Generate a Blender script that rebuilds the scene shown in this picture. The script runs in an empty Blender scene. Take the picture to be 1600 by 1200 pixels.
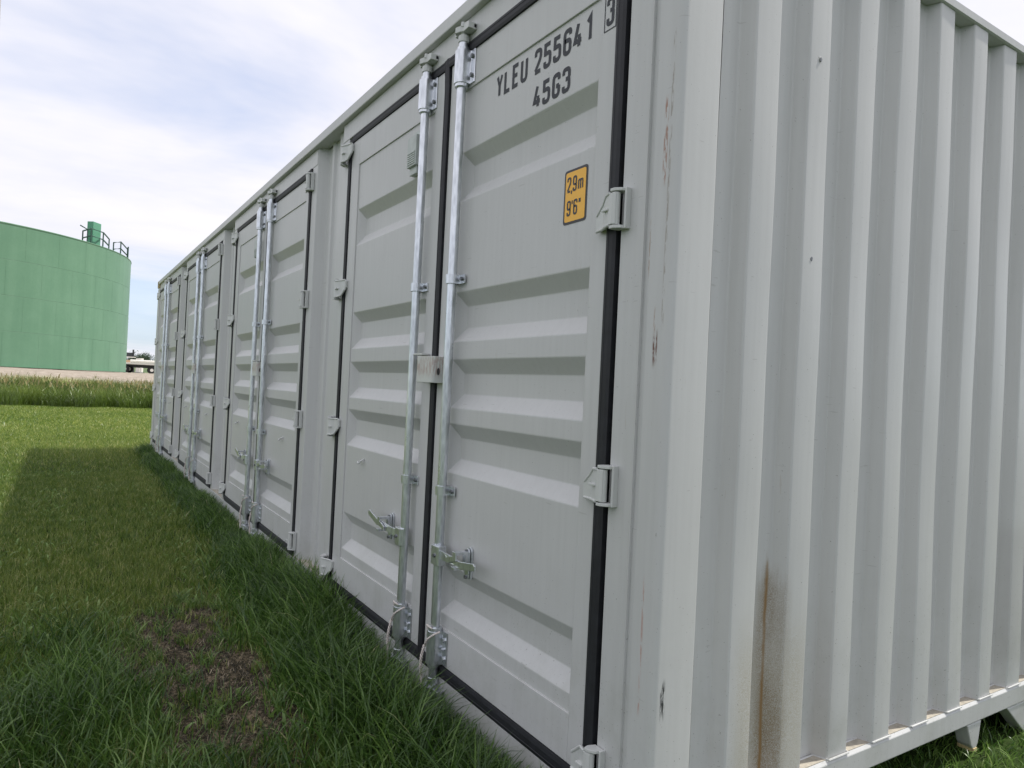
import bpy, bmesh, math, random
import numpy as np
from mathutils import Vector, Matrix
random.seed(7); rng = np.random.default_rng(11)
S = bpy.context.scene
COL = S.collection
PI = math.pi

# ------------------------------------------------------------------ camera
CAM = np.array([1.3202, -1.3034, 1.3311])
F_PX, YAW, PITCH, ROLL = 1100.5556, 0.5675, 0.0085, 0.0481
cf = Vector((-math.cos(YAW)*math.cos(PITCH), math.sin(YAW)*math.cos(PITCH), math.sin(PITCH)))
cr = cf.cross(Vector((0, 0, 1))).normalized(); cu = cr.cross(cf)
r2 = math.cos(ROLL)*cr + math.sin(ROLL)*cu; u2 = -math.sin(ROLL)*cr + math.cos(ROLL)*cu
cam = bpy.data.cameras.new('camera'); co = bpy.data.objects.new('camera', cam); COL.objects.link(co)
co.matrix_world = Matrix(((r2.x, u2.x, -cf.x, CAM[0]), (r2.y, u2.y, -cf.y, CAM[1]), (r2.z, u2.z, -cf.z, CAM[2]), (0, 0, 0, 1)))
cam.sensor_width = 36; cam.lens = F_PX/1600*36; cam.clip_start = 0.05; cam.clip_end = 6000
S.camera = co

# ------------------------------------------------------------------ light
SUN_EL, SUN_AZ = math.radians(58.5), math.radians(13.5)          # azimuth from +Y towards +X
W = bpy.data.worlds.new('World'); S.world = W; W.use_nodes = True
nt = W.node_tree; nt.nodes.clear()
def N(t, **k):
    n = nt.nodes.new(t)
    for a, b in k.items(): setattr(n, a, b)
    return n
sky = N('ShaderNodeTexSky'); sky.sky_type = 'NISHITA'; sky.sun_disc = False
sky.sun_elevation = SUN_EL; sky.sun_rotation = SUN_AZ; sky.air_density = 1.0; sky.dust_density = 1.2; sky.ozone_density = 1.5
tc = N('ShaderNodeTexCoord'); sep = N('ShaderNodeSeparateXYZ'); nt.links.new(tc.outputs['Generated'], sep.inputs[0])
def M(op, a, b=None, c=None, clamp=False):
    n = N('ShaderNodeMath', operation=op, use_clamp=clamp)
    for i, v in enumerate((a, b, c)):
        if v is None: continue
        if isinstance(v, (int, float)): n.inputs[i].default_value = v
        else: nt.links.new(v, n.inputs[i])
    return n.outputs[0]
zz = M('MAXIMUM', sep.outputs[2], 0.0); den = M('ADD', zz, 0.16)
cx = M('DIVIDE', sep.outputs[0], den); cy = M('DIVIDE', sep.outputs[1], den)
comb = N('ShaderNodeCombineXYZ'); nt.links.new(cx, comb.inputs[0]); nt.links.new(cy, comb.inputs[1])
def noise(scale, detail, rough, dist=0.0, off=0.0):
    mp = N('ShaderNodeMapping'); mp.inputs['Location'].default_value = (off, off*0.7, 0); mp.inputs['Scale'].default_value = (1, 0.55, 1)
    nt.links.new(comb.outputs[0], mp.inputs[0])
    n = N('ShaderNodeTexNoise'); n.inputs['Scale'].default_value = scale; n.inputs['Detail'].default_value = detail
    n.inputs['Roughness'].default_value = rough; n.inputs['Distortion'].default_value = dist
    nt.links.new(mp.outputs[0], n.inputs['Vector']); return n.outputs[0]
n1 = noise(0.75, 6, 0.55, 0.4, 3.1); n2 = noise(1.7, 5, 0.6, 0.2, 9.3)
# cover: high everywhere, thinning close to the horizon
cov = M('ADD', M('MULTIPLY', n1, 1.0), M('MULTIPLY', n2, 0.35))
gapw = N('ShaderNodeValToRGB'); nt.links.new(zz, gapw.inputs[0]); e_ = gapw.color_ramp.elements
for a_ in range(2): e_.new(0.5)
for el_, (p_, v_) in zip(e_, [(0.0, 0.05), (0.055, 0.30), (0.10, 0.36), (0.17, -0.02)]): el_.position = p_; el_.color = (v_, v_, v_, 1)
e_[3].color = (0, 0, 0, 1)
cov = M('SUBTRACT', cov, gapw.outputs[0])
mr = N('ShaderNodeMapRange'); mr.interpolation_type = 'SMOOTHSTEP'
mr.inputs['From Min'].default_value = 0.34; mr.inputs['From Max'].default_value = 0.66
nt.links.new(cov, mr.inputs['Value'])
mask = M('ADD', M('MULTIPLY', mr.outputs[0], 0.42), 0.57)
crp = N('ShaderNodeValToRGB'); nt.links.new(n2, crp.inputs[0])
crp.color_ramp.elements[0].position = 0.32; crp.color_ramp.elements[0].color = (0.78, 0.79, 0.89, 1)
crp.color_ramp.elements[1].position = 0.66; crp.color_ramp.elements[1].color = (0.93, 0.91, 0.955, 1)
sc = N('ShaderNodeVectorMath', operation='SCALE'); nt.links.new(crp.outputs[0], sc.inputs[0]); sc.inputs['Scale'].default_value = 9.4
mx = N('ShaderNodeMix', data_type='RGBA'); nt.links.new(mask, mx.inputs['Factor'])
skg = N('ShaderNodeVectorMath', operation='MULTIPLY'); nt.links.new(sky.outputs[0], skg.inputs[0]); skg.inputs[1].default_value = (0.85, 1.25, 1.65)
nt.links.new(skg.outputs[0], mx.inputs['A']); nt.links.new(sc.outputs[0], mx.inputs['B'])
bg = N('ShaderNodeBackground'); bg.inputs['Strength'].default_value = 0.10
out = N('ShaderNodeOutputWorld'); nt.links.new(mx.outputs['Result'], bg.inputs[0]); nt.links.new(bg.outputs[0], out.inputs[0])

sl = bpy.data.lights.new('sun', 'SUN'); so = bpy.data.objects.new('sun', sl); COL.objects.link(so)
sl.energy = 3.5; sl.angle = math.radians(1.6); sl.color = (1.0, 0.955, 0.88)
sd = Vector((math.cos(SUN_EL)*math.sin(SUN_AZ), math.cos(SUN_EL)*math.cos(SUN_AZ), math.sin(SUN_EL)))
so.rotation_euler = sd.to_track_quat('Z', 'Y').to_euler(); so.location = (0, 0, 30)
S.view_settings.view_transform = 'Standard'; S.view_settings.look = 'None'
S.view_settings.exposure = 0.25; S.view_settings.gamma = 1; S.view_settings.use_curve_mapping = False
S.render.engine = 'CYCLES'

# ------------------------------------------------------------------ materials
class NT:
    """small node helper"""
    def __init__(s, name):
        s.m = bpy.data.materials.new(name); s.m.use_nodes = True; s.t = s.m.node_tree
        s.b = s.t.nodes['Principled BSDF']; s.o = s.t.nodes['Material Output']
    def n(s, t, **k):
        n = s.t.nodes.new(t)
        for a, b in k.items(): setattr(n, a, b)
        return n
    def ln(s, a, b): s.t.links.new(a, b)
    def coord(s, kind='Object', scale=(1, 1, 1), loc=(0, 0, 0)):
        c = s.n('ShaderNodeTexCoord'); mp = s.n('ShaderNodeMapping')
        mp.inputs['Scale'].default_value = scale; mp.inputs['Location'].default_value = loc
        s.ln(c.outputs[kind], mp.inputs[0]); return mp.outputs[0]
    def noise(s, scale, detail=4, rough=0.55, vscale=(1, 1, 1), kind='Object', loc=(0, 0, 0), dist=0):
        n = s.n('ShaderNodeTexNoise'); n.inputs['Scale'].default_value = scale; n.inputs['Detail'].default_value = detail
        n.inputs['Roughness'].default_value = rough; n.inputs['Distortion'].default_value = dist
        s.ln(s.coord(kind, vscale, loc), n.inputs['Vector']); return n.outputs[0]
    def math(s, op, a, b=None, c=None, clamp=False):
        n = s.n('ShaderNodeMath', operation=op, use_clamp=clamp)
        for i, v in enumerate((a, b, c)):
            if v is None: continue
            if isinstance(v, (int, float)): n.inputs[i].default_value = v
            else: s.ln(v, n.inputs[i])
        return n.outputs[0]
    def ramp(s, fac, stops):
        r = s.n('ShaderNodeValToRGB'); s.ln(fac, r.inputs[0]); e = r.color_ramp.elements
        while len(e) < len(stops): e.new(0.5)
        for x, (p, c) in zip(e, stops):
            x.position = p; x.color = (*c, 1) if isinstance(c, tuple) else (c, c, c, 1)
        return r.outputs[0]
    def mix(s, f, a, b):
        n = s.n('ShaderNodeMix', data_type='RGBA')
        for k, v in (('Factor', f), ('A', a), ('B', b)):
            if isinstance(v, (int, float)): n.inputs[k].default_value = v
            elif isinstance(v, tuple): n.inputs[k].default_value = (*v, 1)
            else: s.ln(v, n.inputs[k])
        return n.outputs['Result']
    def smooth(s, v, a, b):
        n = s.n('ShaderNodeMapRange', interpolation_type='SMOOTHSTEP'); s.ln(v, n.inputs[0])
        n.inputs['From Min'].default_value = a; n.inputs['From Max'].default_value = b; return n.outputs[0]
    def bump(s, h, strength, dist):
        b = s.n('ShaderNodeBump'); b.inputs['Strength'].default_value = strength; b.inputs['Distance'].default_value = dist
        s.ln(h, b.inputs['Height']); s.ln(b.outputs[0], s.b.inputs['Normal'])
    def base(s, c):
        if isinstance(c, tuple): s.b.inputs['Base Color'].default_value = (*c, 1)
        else: s.ln(c, s.b.inputs['Base Color'])
    def set(s, **k):
        for a, v in k.items():
            i = s.b.inputs[a.replace('_', ' ')]
            if isinstance(v, (int, float)): i.default_value = v
            else: s.ln(v, i)
        return s
    def xyz(s):
        c = s.n('ShaderNodeTexCoord'); x = s.n('ShaderNodeSeparateXYZ'); s.ln(c.outputs['Object'], x.inputs[0]); return x.outputs

GREY = (0.556, 0.562, 0.556)
def window(t, v, a, b, soft):            # 1 inside [a,b], soft edges
    return t.math('MULTIPLY', t.smooth(v, a-soft, a+soft), t.math('SUBTRACT', 1.0, t.smooth(v, b-soft, b+soft)))
def paint(name, col=GREY, marks=(), rust_wall=False, dirt=1.0):
    t = NT(name)
    big = t.noise(1.3, 5, 0.6); streak = t.noise(6, 5, 0.6, (9, 9, 0.35)); fine = t.noise(55, 3, 0.6)
    v = t.math('ADD', t.math('MULTIPLY', big, 0.5), t.math('MULTIPLY', streak, 0.5))
    dark = tuple(c*0.94 for c in col); lite = tuple(min(1, c*1.04) for c in col)
    c = t.ramp(v, [(0.30, dark), (0.52, col), (0.72, lite)])
    # small dirt specks and grime, thicker close to the ground
    sp = t.noise(170, 2, 0.5, loc=(3, 1, 2)); X, Y, Z = t.xyz()
    low = t.math('SUBTRACT', 1.0, t.smooth(Z, 0.1, 1.0))
    thr = t.math('SUBTRACT', 0.745, t.math('MULTIPLY', low, 0.045))
    spk = t.math('MULTIPLY', t.math('GREATER_THAN', sp, thr), 0.65*dirt)
    c = t.mix(spk, c, (0.10, 0.09, 0.07))
    gr = t.math('MULTIPLY', t.math('MULTIPLY', low, t.smooth(t.noise(4.5, 6, 0.7), 0.42, 0.75)), 0.30*dirt)
    c = t.mix(gr, c, (0.27, 0.28, 0.22))
    sc1 = t.math('GREATER_THAN', t.noise(16, 2, 0.4, (0.6, 1, 7), loc=(5, 2, 0.3)), 0.757)
    sc2 = t.math('GREATER_THAN', t.noise(12, 3, 0.5, (8, 8, 0.5), loc=(1, 2, 4)), 0.752)
    c = t.mix(t.math('MULTIPLY', sc1, 0.35*dirt), c, (0.32, 0.32, 0.30)); c = t.mix(t.math('MULTIPLY', sc2, 0.30*dirt), c, (0.40, 0.36, 0.30))
    if rust_wall:
        nz = t.noise(2.2, 4, 0.6, (1, 14, 1)); speck = t.noise(130, 2, 0.6)
        top = t.math('SUBTRACT', 0.86, t.math('MULTIPLY', nz, 0.0))
        down = t.math('SUBTRACT', 1.0, t.smooth(t.math('ADD', Z, t.math('MULTIPLY', t.math('SUBTRACT', t.noise(38, 4, .6, (1, 1, 0.15)), 0.5), 0.22)), 0.76, 0.87))
        wob = t.math('ADD', Y, t.math('MULTIPLY', t.math('SUBTRACT', t.noise(5, 4, .6, (0, 0, 1)), 0.5), 0.020))
        line = t.math('MULTIPLY', t.smooth(wob, 0.506, 0.519), t.math('SUBTRACT', 1.0, t.smooth(wob, 0.520, 0.529)))
        fs = t.noise(420, 3, 0.7); up = t.math('SUBTRACT', 1.0, t.smooth(Z, 0.10, 0.90)); nl = t.noise(7, 5, .65, (1, 1, .5))
        halo = t.math('MULTIPLY', t.math('MULTIPLY', window(t, Y, 0.485, 0.550, 0.045), t.smooth(fs, 0.30, 0.62)), t.math('ADD', 0.35, t.smooth(nl, 0.25, 0.7)))
        halo2 = t.math('MULTIPLY', window(t, Y, 0.34, 0.66, 0.04), t.math('MULTIPLY', t.smooth(fs, 0.36, 0.7), t.smooth(up, 0.02, 0.5)))
        c = t.mix(t.math('MULTIPLY', t.math('MULTIPLY', halo2, down), 0.85), c, (0.36, 0.31, 0.20))
        c = t.mix(t.math('MULTIPLY', t.math('MULTIPLY', halo, down), 0.95, clamp=True), c, (0.21, 0.15, 0.078))
        c = t.mix(t.math('MULTIPLY', t.math('MULTIPLY', line, t.math('MULTIPLY', down, t.math('ADD', 0.5, t.smooth(nl, 0.3, 0.6)))), 0.75, clamp=True), c, (0.27, 0.17, 0.075))
        # brown tinge on the second and the last corrugations
        h3 = t.math('MULTIPLY', window(t, Y, 0.76, 0.80, 0.03), t.math('SUBTRACT', 1.0, t.smooth(Z, 0.3, 0.95)))
        c = t.mix(t.math('MULTIPLY', h3, 0.22), c, (0.33, 0.26, 0.22))
        h4 = t.math('MULTIPLY', window(t, Y, 1.95, 2.3, 0.05), window(t, Z, 0.3, 0.86, 0.06))
        c = t.mix(t.math('MULTIPLY', h4, 0.14), c, (0.20, 0.17, 0.15))
    for (axis, a0, a1, z0, z1, mc, st) in marks:
        V = X if axis == 'x' else Y
        nn = t.noise(42, 3, 0.65, (4.5, 4.5, 0.55), loc=(z0*3, 0, 0))
        w = t.math('MULTIPLY', window(t, V, a0, a1, 0.0035), window(t, Z, z0, z1, 0.02))
        c = t.mix(t.math('MULTIPLY', t.math('MULTIPLY', w, t.smooth(nn, 0.46, 0.54)), st), c, mc)
    t.base(c)
    t.set(Roughness=t.ramp(v, [(0.3, 0.46), (0.7, 0.36)])); t.b.inputs['IOR'].default_value = 1.5
    h = t.math('ADD', t.math('MULTIPLY', fine, 0.15), t.math('MULTIPLY', t.noise(3.0, 3, 0.5), 1.0))
    t.bump(h, 0.25, 0.004)
    return t.m
RUST = (0.21, 0.085, 0.045)
M_PAINT = paint('grey_paint')
M_POST = paint('grey_post_paint', marks=[('x', -0.051, -0.038, 1.90, 2.12, (0.32, 0.15, 0.09), .95), ('x', -0.058, -0.042, 1.42, 1.50, (0.13, 0.045, 0.02), 1.0), ('x', -0.058, -0.053, 1.50, 1.56, (0.30, 0.16, 0.10), .8),
    ('x', -0.030, -0.024, 1.52, 2.3, (0.22, 0.17, 0.12), .7), ('x', -0.052, -0.047, 0.50, 0.85, (0.45, 0.22, 0.18), .8), ('x', -0.095, -0.088, 1.66, 1.80, (0.34, 0.22, 0.14), .8),
    ('y', 0.040, 0.056, 0.50, 0.585, (0.05, 0.05, 0.055), 1.0), ('x', -0.11, -0.106, 0.6, 2.4, (0.36, 0.38, 0.38), .4)])
M_END = paint('grey_end_wall_paint', rust_wall=True)
M_HINGE = paint('grey_hinge_paint', (0.60, 0.615, 0.60), dirt=0.4)
M_BOX = paint('grey_lock_box_paint', (0.60, 0.62, 0.59), marks=[('x', -9, 9, 1.375, 1.45, (0.33, 0.17, 0.14), .55)])

def simple(name, col, rough=0.5, metal=0.0, var=0.12, scale=30, bump=0.0):
    t = NT(name); n = t.noise(scale, 4, 0.6)
    t.base(t.ramp(n, [(0.3, tuple(c*(1-var) for c in col)), (0.7, tuple(min(1, c*(1+var)) for c in col))]))
    t.set(Roughness=rough, Metallic=metal)
    if bump: t.bump(n, bump, 0.003)
    return t.m
def galv():
    t = NT('galvanised_steel')
    vo = t.n('ShaderNodeTexVoronoi'); vo.inputs['Scale'].default_value = 90; t.ln(t.coord('Object', (1, 1, .25)), vo.inputs['Vector'])
    n = t.noise(14, 5, 0.65, (1, 1, .3))
    v = t.math('ADD', t.math('MULTIPLY', vo.outputs['Distance'], 0.5), t.math('MULTIPLY', n, 0.8))
    t.base(t.ramp(v, [(0.3, (0.50, 0.53, 0.56)), (0.6, (0.66, 0.69, 0.72)), (0.85, (0.80, 0.83, 0.86))]))
    t.set(Metallic=0.90, Roughness=t.ramp(n, [(0.3, 0.38), (0.7, 0.26)])); t.bump(n, 0.15, 0.002); return t.m
M_GALV = galv()
M_BOLT = simple('dull_bolt_steel', (0.20, 0.21, 0.22), 0.45, 0.8)
M_RUBBER = simple('black_rubber', (0.012, 0.013, 0.017), 0.62, 0, 0.35, 25, 0.15)
M_PRINT = simple('dark_grey_lettering', (0.026, 0.030, 0.038), 0.6)
M_YEL = simple('yellow_sticker', (0.95, 0.50, 0.045), 0.4, 0, .04)
M_BLK = simple('black_sticker_print', (0.02, 0.02, 0.022), 0.4)
M_CORD = simple('white_red_cord', (0.66, 0.60, 0.56), 0.9, 0, 0.35, 260)
M_VENT = simple('grey_plastic', (0.50, 0.54, 0.52), 0.5)
M_SOILED = simple('dusty_ledge_paint', (0.40, 0.365, 0.30), 0.8, 0, 0.2, 60)
M_YRUST = simple('worn_corner_casting', (0.45, 0.36, 0.18), 0.7, 0, 0.4, 18)
M_FLOOR = simple('dark_underframe', (0.05, 0.05, 0.05), 0.8)

# ------------------------------------------------------------------ mesh helpers
class MB:
    def __init__(s): s.v = []; s.f = []
    def add(s, vs, fs):
        k = len(s.v); s.v += [tuple(v) for v in vs]; s.f += [tuple(i+k for i in f) for f in fs]; return s
    def box(s, x0, x1, y0, y1, z0, z1):
        x0, x1 = min(x0, x1), max(x0, x1); y0, y1 = min(y0, y1), max(y0, y1); z0, z1 = min(z0, z1), max(z0, z1)
        return s.add([(x0, y0, z0), (x1, y0, z0), (x1, y1, z0), (x0, y1, z0), (x0, y0, z1), (x1, y0, z1), (x1, y1, z1), (x0, y1, z1)],
                     [(0, 3, 2, 1), (4, 5, 6, 7), (0, 1, 5, 4), (1, 2, 6, 5), (2, 3, 7, 6), (3, 0, 4, 7)])
    def tube(s, pts, r, n=10, caps=True, r1=None):
        pts = [Vector(p) for p in pts]; rings = []; up = Vector((0.31, 0.17, 0.93)).normalized()
        prev = None
        for i, p in enumerate(pts):
            d = (pts[min(i+1, len(pts)-1)]-pts[max(i-1, 0)]).normalized()
            a = d.cross(up if abs(d.dot(up)) < 0.95 else Vector((1, 0, 0))).normalized()
            if prev is not None:
                a = (prev - d*prev.dot(d)).normalized()
            prev = a; b = d.cross(a)
            rr = r if r1 is None else r+(r1-r)*i/(len(pts)-1)
            rings.append([p+(a*math.cos(2*PI*k/n)+b*math.sin(2*PI*k/n))*rr for k in range(n)])
        vs = [q for R in rings for q in R]; fs = []
        for i in range(len(pts)-1):
            for k in range(n): fs.append((i*n+k, i*n+(k+1) % n, (i+1)*n+(k+1) % n, (i+1)*n+k))
        if caps: fs.append(tuple(range(n-1, -1, -1))); fs.append(tuple((len(pts)-1)*n+k for k in range(n)))
        return s.add(vs, fs)
    def prism(s, poly, a, b, axis='y'):
        """extrude closed 2D polygon; axis y: poly is (x,z); axis z: poly is (x,y); axis x: poly is (y,z)"""
        def P(p, t): return {'y': (p[0], t, p[1]), 'z': (p[0], p[1], t), 'x': (t, p[0], p[1])}[axis]
        n = len(poly); vs = [P(p, a) for p in poly]+[P(p, b) for p in poly]
        return s.add(vs, [tuple(range(n)), tuple(range(2*n-1, n-1, -1))]+[(i, i+n, (i+1) % n+n, (i+1) % n) for i in range(n)])
    def sheet(s, poly, a, b, axis='z'):      # open polyline extruded
        def P(p, t): return {'y': (p[0], t, p[1]), 'z': (p[0], p[1], t), 'x': (t, p[0], p[1])}[axis]
        n = len(poly)
        return s.add([P(p, a) for p in poly]+[P(p, b) for p in poly], [(i, i+1, i+1+n, i+n) for i in range(n-1)])
    def build(s, name, mat, parent=None, bevel=0, seg=2, smooth=False, fix=True):
        me = bpy.data.meshes.new(name); me.from_pydata([tuple(v) for v in s.v], [], s.f)
        if fix:
            bm = bmesh.new(); bm.from_mesh(me); bmesh.ops.recalc_face_normals(bm, faces=bm.faces); bm.to_mesh(me); bm.free()
        me.materials.append(mat)
        if smooth:
            for p in me.polygons: p.use_smooth = True
            try: me.set_sharp_from_angle(angle=math.radians(38))
            except Exception: pass
        o = bpy.data.objects.new(name, me); COL.objects.link(o)
        if parent: o.parent = parent
        if bevel:
            m = o.modifiers.new('bevel', 'BEVEL'); m.width = bevel; m.segments = seg; m.limit_method = 'ANGLE'; m.angle_limit = math.radians(30)
        return o
def empty(name, loc=(0, 0, 0), label=None, cat=None, group=None):
    o = bpy.data.objects.new(name, None); COL.objects.link(o); o.location = loc; o.empty_display_size = 0.2
    if label: o['label'] = label
    if cat: o['category'] = cat
    if group: o['group'] = group
    return o
def fillet(pts, r, n=4, closed=False):
    out = []; m = len(pts)
    for i, p in enumerate(pts):
        p = Vector(p)
        if not closed and i in (0, m-1): out.append(tuple(p)); continue
        a = Vector(pts[i-1]); b = Vector(pts[(i+1) % m])
        da, db = (a-p), (b-p); t = min(r, da.length*0.49, db.length*0.49)
        A = p+da.normalized()*t; B = p+db.normalized()*t
        for k in range(n+1):
            q = k/n; out.append(tuple(A*(1-q)**2+p*2*q*(1-q)+B*q*q))
    return out

# ------------------------------------------------------------------ ground
GZ = -0.02
def gnoise(x, y, s=1.0, seed=0):
    return (np.sin(x*1.3*s+seed)+np.sin(y*1.7*s+1.3+seed)+np.sin((x+y)*0.9*s+2.1)+np.sin((x*0.6-y*1.9)*s+seed*2))/4
def sstep(v, a, b):
    t = np.clip((v-a)/(b-a), 0, 1); return t*t*(3-2*t)
def ground_z(x, y):
    d = -x
    z = GZ + 0.012*gnoise(x, y, 1.6) + 0.02*gnoise(x, y, 0.35, 2)
    z = z + 0.28*np.exp(-((d-28.6)/0.9)**2)*0 + 1.22*sstep(d, 32.0, 44.0)
    return z
def patchmask(x, y):      # bare patch in the near lawn (1 = bare)
    u = (x+2.12)/1.45; v = (y+0.70-0.05*np.sin(x*3))/0.31
    r = np.sqrt(u*u+v*v)+0.34*gnoise(x*4, y*5, 1.7, 5)+0.34*gnoise(x*11, y*12, 1.7, 2)+0.2*gnoise(x*23, y*25, 1.3, 4)
    return (1-sstep(r, 0.55, 1.10))*(0.80+0.2*np.sign(gnoise(x*9, y*10, 2, 8)+0.35))
def grid_mesh(name, xs, ys, zf, mat):
    X, Y = np.meshgrid(xs, ys, indexing='ij'); Z = zf(X, Y); nx, ny = len(xs), len(ys)
    V = np.stack([X, Y, Z], -1).reshape(-1, 3)
    i = np.arange(nx-1)[:, None]*ny+np.arange(ny-1)[None, :]; i = i.ravel()
    Fc = np.stack([i, i+ny, i+ny+1, i+1], -1)
    me = bpy.data.meshes.new(name); me.vertices.add(len(V)); me.vertices.foreach_set('co', V.astype(np.float32).ravel())
    me.loops.add(Fc.size); me.loops.foreach_set('vertex_index', Fc.astype(np.int32).ravel())
    me.polygons.add(len(Fc)); me.polygons.foreach_set('loop_start', np.arange(0, Fc.size, 4, dtype=np.int32))
    me.update(); me.validate(); me.materials.append(mat)
    me.polygons.foreach_set('use_smooth', np.ones(len(Fc), bool))
    o = bpy.data.objects.new(name, me); COL.objects.link(o); return o
def soil_mat():
    t = NT('lawn_soil'); X, Y, Z = t.xyz()
    a = t.noise(9, 6, 0.7); b = t.noise(60, 4, 0.7); c0 = t.noise(0.6, 4, 0.6)
    green = t.ramp(a, [(0.3, (0.018, 0.032, 0.008)), (0.6, (0.038, 0.066, 0.014)), (0.8, (0.075, 0.10, 0.028))])
    soil = t.ramp(t.math('ADD', t.math('MULTIPLY', a, .45), t.math('MULTIPLY', b, .55)), [(0.42, (0.016, 0.015, 0.010)), (0.51, (0.065, 0.054, 0.034)), (0.62, (0.28, 0.22, 0.145))])
    u = t.math('DIVIDE', t.math('ADD', X, 2.12), 1.5); v = t.math('DIVIDE', t.math('ADD', Y, 0.70), 0.37)
    r = t.math('SQRT', t.math('ADD', t.math('MULTIPLY', u, u), t.math('MULTIPLY', v, v)))
    pm = t.math('SUBTRACT', 1.0, t.smooth(t.math('ADD', r, t.math('MULTIPLY', a, 0.5)), 0.85, 1.5))
    col = t.mix(pm, green, soil)
    # mown lawn further off and the gravel pad
    far = t.ramp(t.math('ADD', t.math('MULTIPLY', a, .5), t.math('MULTIPLY', c0, .5)), [(0.35, (0.15, 0.20, 0.036)), (0.65, (0.31, 0.34, 0.085))])
    col = t.mix(t.math('SUBTRACT', 1.0, t.smooth(X, -20, -7)), col, far)
    grav = t.ramp(t.noise(3, 6, 0.75), [(0.3, (0.25, 0.21, 0.17)), (0.7, (0.42, 0.37, 0.31))])
    edge = t.math('ADD', X, t.math('MULTIPLY', t.noise(0.3, 4, .6), 3.0))
    col = t.mix(t.math('SUBTRACT', 1.0, t.smooth(edge, -39, -36)), col, grav)
    field = t.ramp(c0, [(0.4, (0.06, 0.10, 0.03)), (0.6, (0.12, 0.15, 0.05))])
    col = t.mix(t.math('SUBTRACT', 1.0, t.smooth(X, -190, -150)), col, field)
    t.base(col); t.set(Roughness=0.95); t.b.inputs['Specular IOR Level'].default_value = 0.15
    t.bump(t.math('ADD', b, a), 0.6, 0.02); return t.m
xs = np.concatenate([-np.geomspace(3000, 60, 26), np.linspace(-58, -30, 40), np.linspace(-29.6, -8.2, 50), np.linspace(-8, 3, 120), np.geomspace(3.4, 400, 16)])
ys = np.concatenate([-np.geomspace(2500, 6, 30), np.linspace(-5.8, 4, 110), np.geomspace(4.4, 2500, 30)])
g = grid_mesh('ground', xs, ys, ground_z, soil_mat()); g['kind'] = 'structure'

# ------------------------------------------------------------------ container
H, L, WD = 2.896, 12.192, 2.438
CT = empty('shipping_container', (0, 0, 0), 'long light grey steel shipping container with four pairs of side doors and yellow height sticker', 'container')
DOORS = [(0.2365, 1.0), (3.344, 1.004), (6.469, 1.006), (9.569, 1.030)]
DW = 2.3985
Y_D = 0.03                                     # door face plane
# rails
MB().box(-L+0.17, -0.17, 0.0, 0.09, 2.836, H).build('top_rail', M_PAINT, CT, 0.006)
MB().box(-L+0.17, -0.17, WD-0.09, WD, 2.836, H).build('top_rail', M_PAINT, CT, 0.006)
MB().box(-L+0.17, -0.2245, Y_D-0.004, 0.14, 0.0, 0.1655).build('bottom_rail', M_PAINT, CT, 0.004)
MB().box(-L+0.17, -0.2, WD-0.12, WD, 0.0, 0.16).build('bottom_rail', M_PAINT, CT, 0.004)
MB().box(-L+0.09, -0.075, 0.09, WD-0.09, 2.845, 2.865).build('roof', M_PAINT, CT)
MB().box(-L+0.10, -0.08, 0.14, WD-0.12, 0.13, 0.165).build('floor', M_FLOOR, CT)
for i in range(14):
    x = -0.6-i*0.85; MB().box(x-0.03, x+0.03, 0.14, WD-0.12, 0.01, 0.13).build('cross_member', M_FLOOR, CT)
# corner castings with their oval holes
def casting(x0, x1, y0, y1, z0, z1, mat):
    m = MB().box(x0, x1, y0, y1, z0, z1); o = m.build('corner_casting', mat, CT, 0.008, 3)
    zc = (z0+z1)/2
    h = MB()
    pts = [(0.031*math.cos(a), 0.05*math.sin(a)) for a in [k*PI/10 for k in range(20)]]
    yy = y0-0.002 if y0 < 1 else y1+0.002
    h.prism([((x0+x1)/2+p[0], zc+p[1]*0.8) for p in pts], yy, yy+(0.004 if y0 < 1 else -0.004), 'y'); h.build('casting_hole', M_FLOOR, o); h = MB()
    xx = x1+0.002 if x1 > -1 else x0-0.002
    h.prism([((y0+y1)/2+p[0], zc+p[1]*0.8) for p in pts], xx, xx-(0.004 if x1 > -1 else -0.004), 'x')
    h.build('casting_hole', M_FLOOR, o)
for xx in ((-0.178, 0.0), (-L, -L+0.178)):
    for yy in ((0.0, 0.162), (WD-0.162, WD)):
        casting(*xx, *yy, H-0.118, H, M_YRUST if xx[0] < -1 else M_PAINT)
        casting(*xx, *yy, 0.0, 0.118, M_PAINT)
# near corner post: overlapping pressed plates, rounded corner
YP = 0.012
def near_post():
    prof = [(-0.2235, 0.14), (-0.2235, Y_D-0.003), (-0.150, Y_D-0.003), (-0.147, YP+0.006), (-0.088, YP+0.006), (-0.085, YP), (-0.0, YP), (-0.0, 0.1615), (-0.018, 0.1615+0.004), (-0.06, 0.1665)]
    q = [prof[0], prof[1], prof[2], prof[3], prof[4], prof[5]]+fillet([(-0.085, YP), (0, YP), (0, 0.1615)], 0.024, 7)[1:-1]
    q += fillet([(0, 0.10), (0, 0.1615), (-0.06, 0.1665)], 0.006, 3)[1:]
    return q
p_ = near_post(); m = MB(); m.prism([(x, y) for x, y in p_]+[(-0.06, 0.14)], 0.1185, H-0.1185, 'z')
cp = m.build('corner_post', M_POST, CT, smooth=True)
MB().box(-0.1105, -0.1085, YP-0.0035, YP+0.004+0.002, 0.12, 2.775).build('weld_seam', M_PAINT, CT)
m = MB().box(-0.15, -0.0, WD-0.1615, WD-YP, 0.1185, H-0.1185); m.build('corner_post', M_PAINT, CT, 0.02, 4)
m = MB().box(-L, -L+0.2225, YP, 0.15, 0.1185, H-0.1185); m.build('corner_post', M_PAINT, CT, 0.012, 3)
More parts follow.
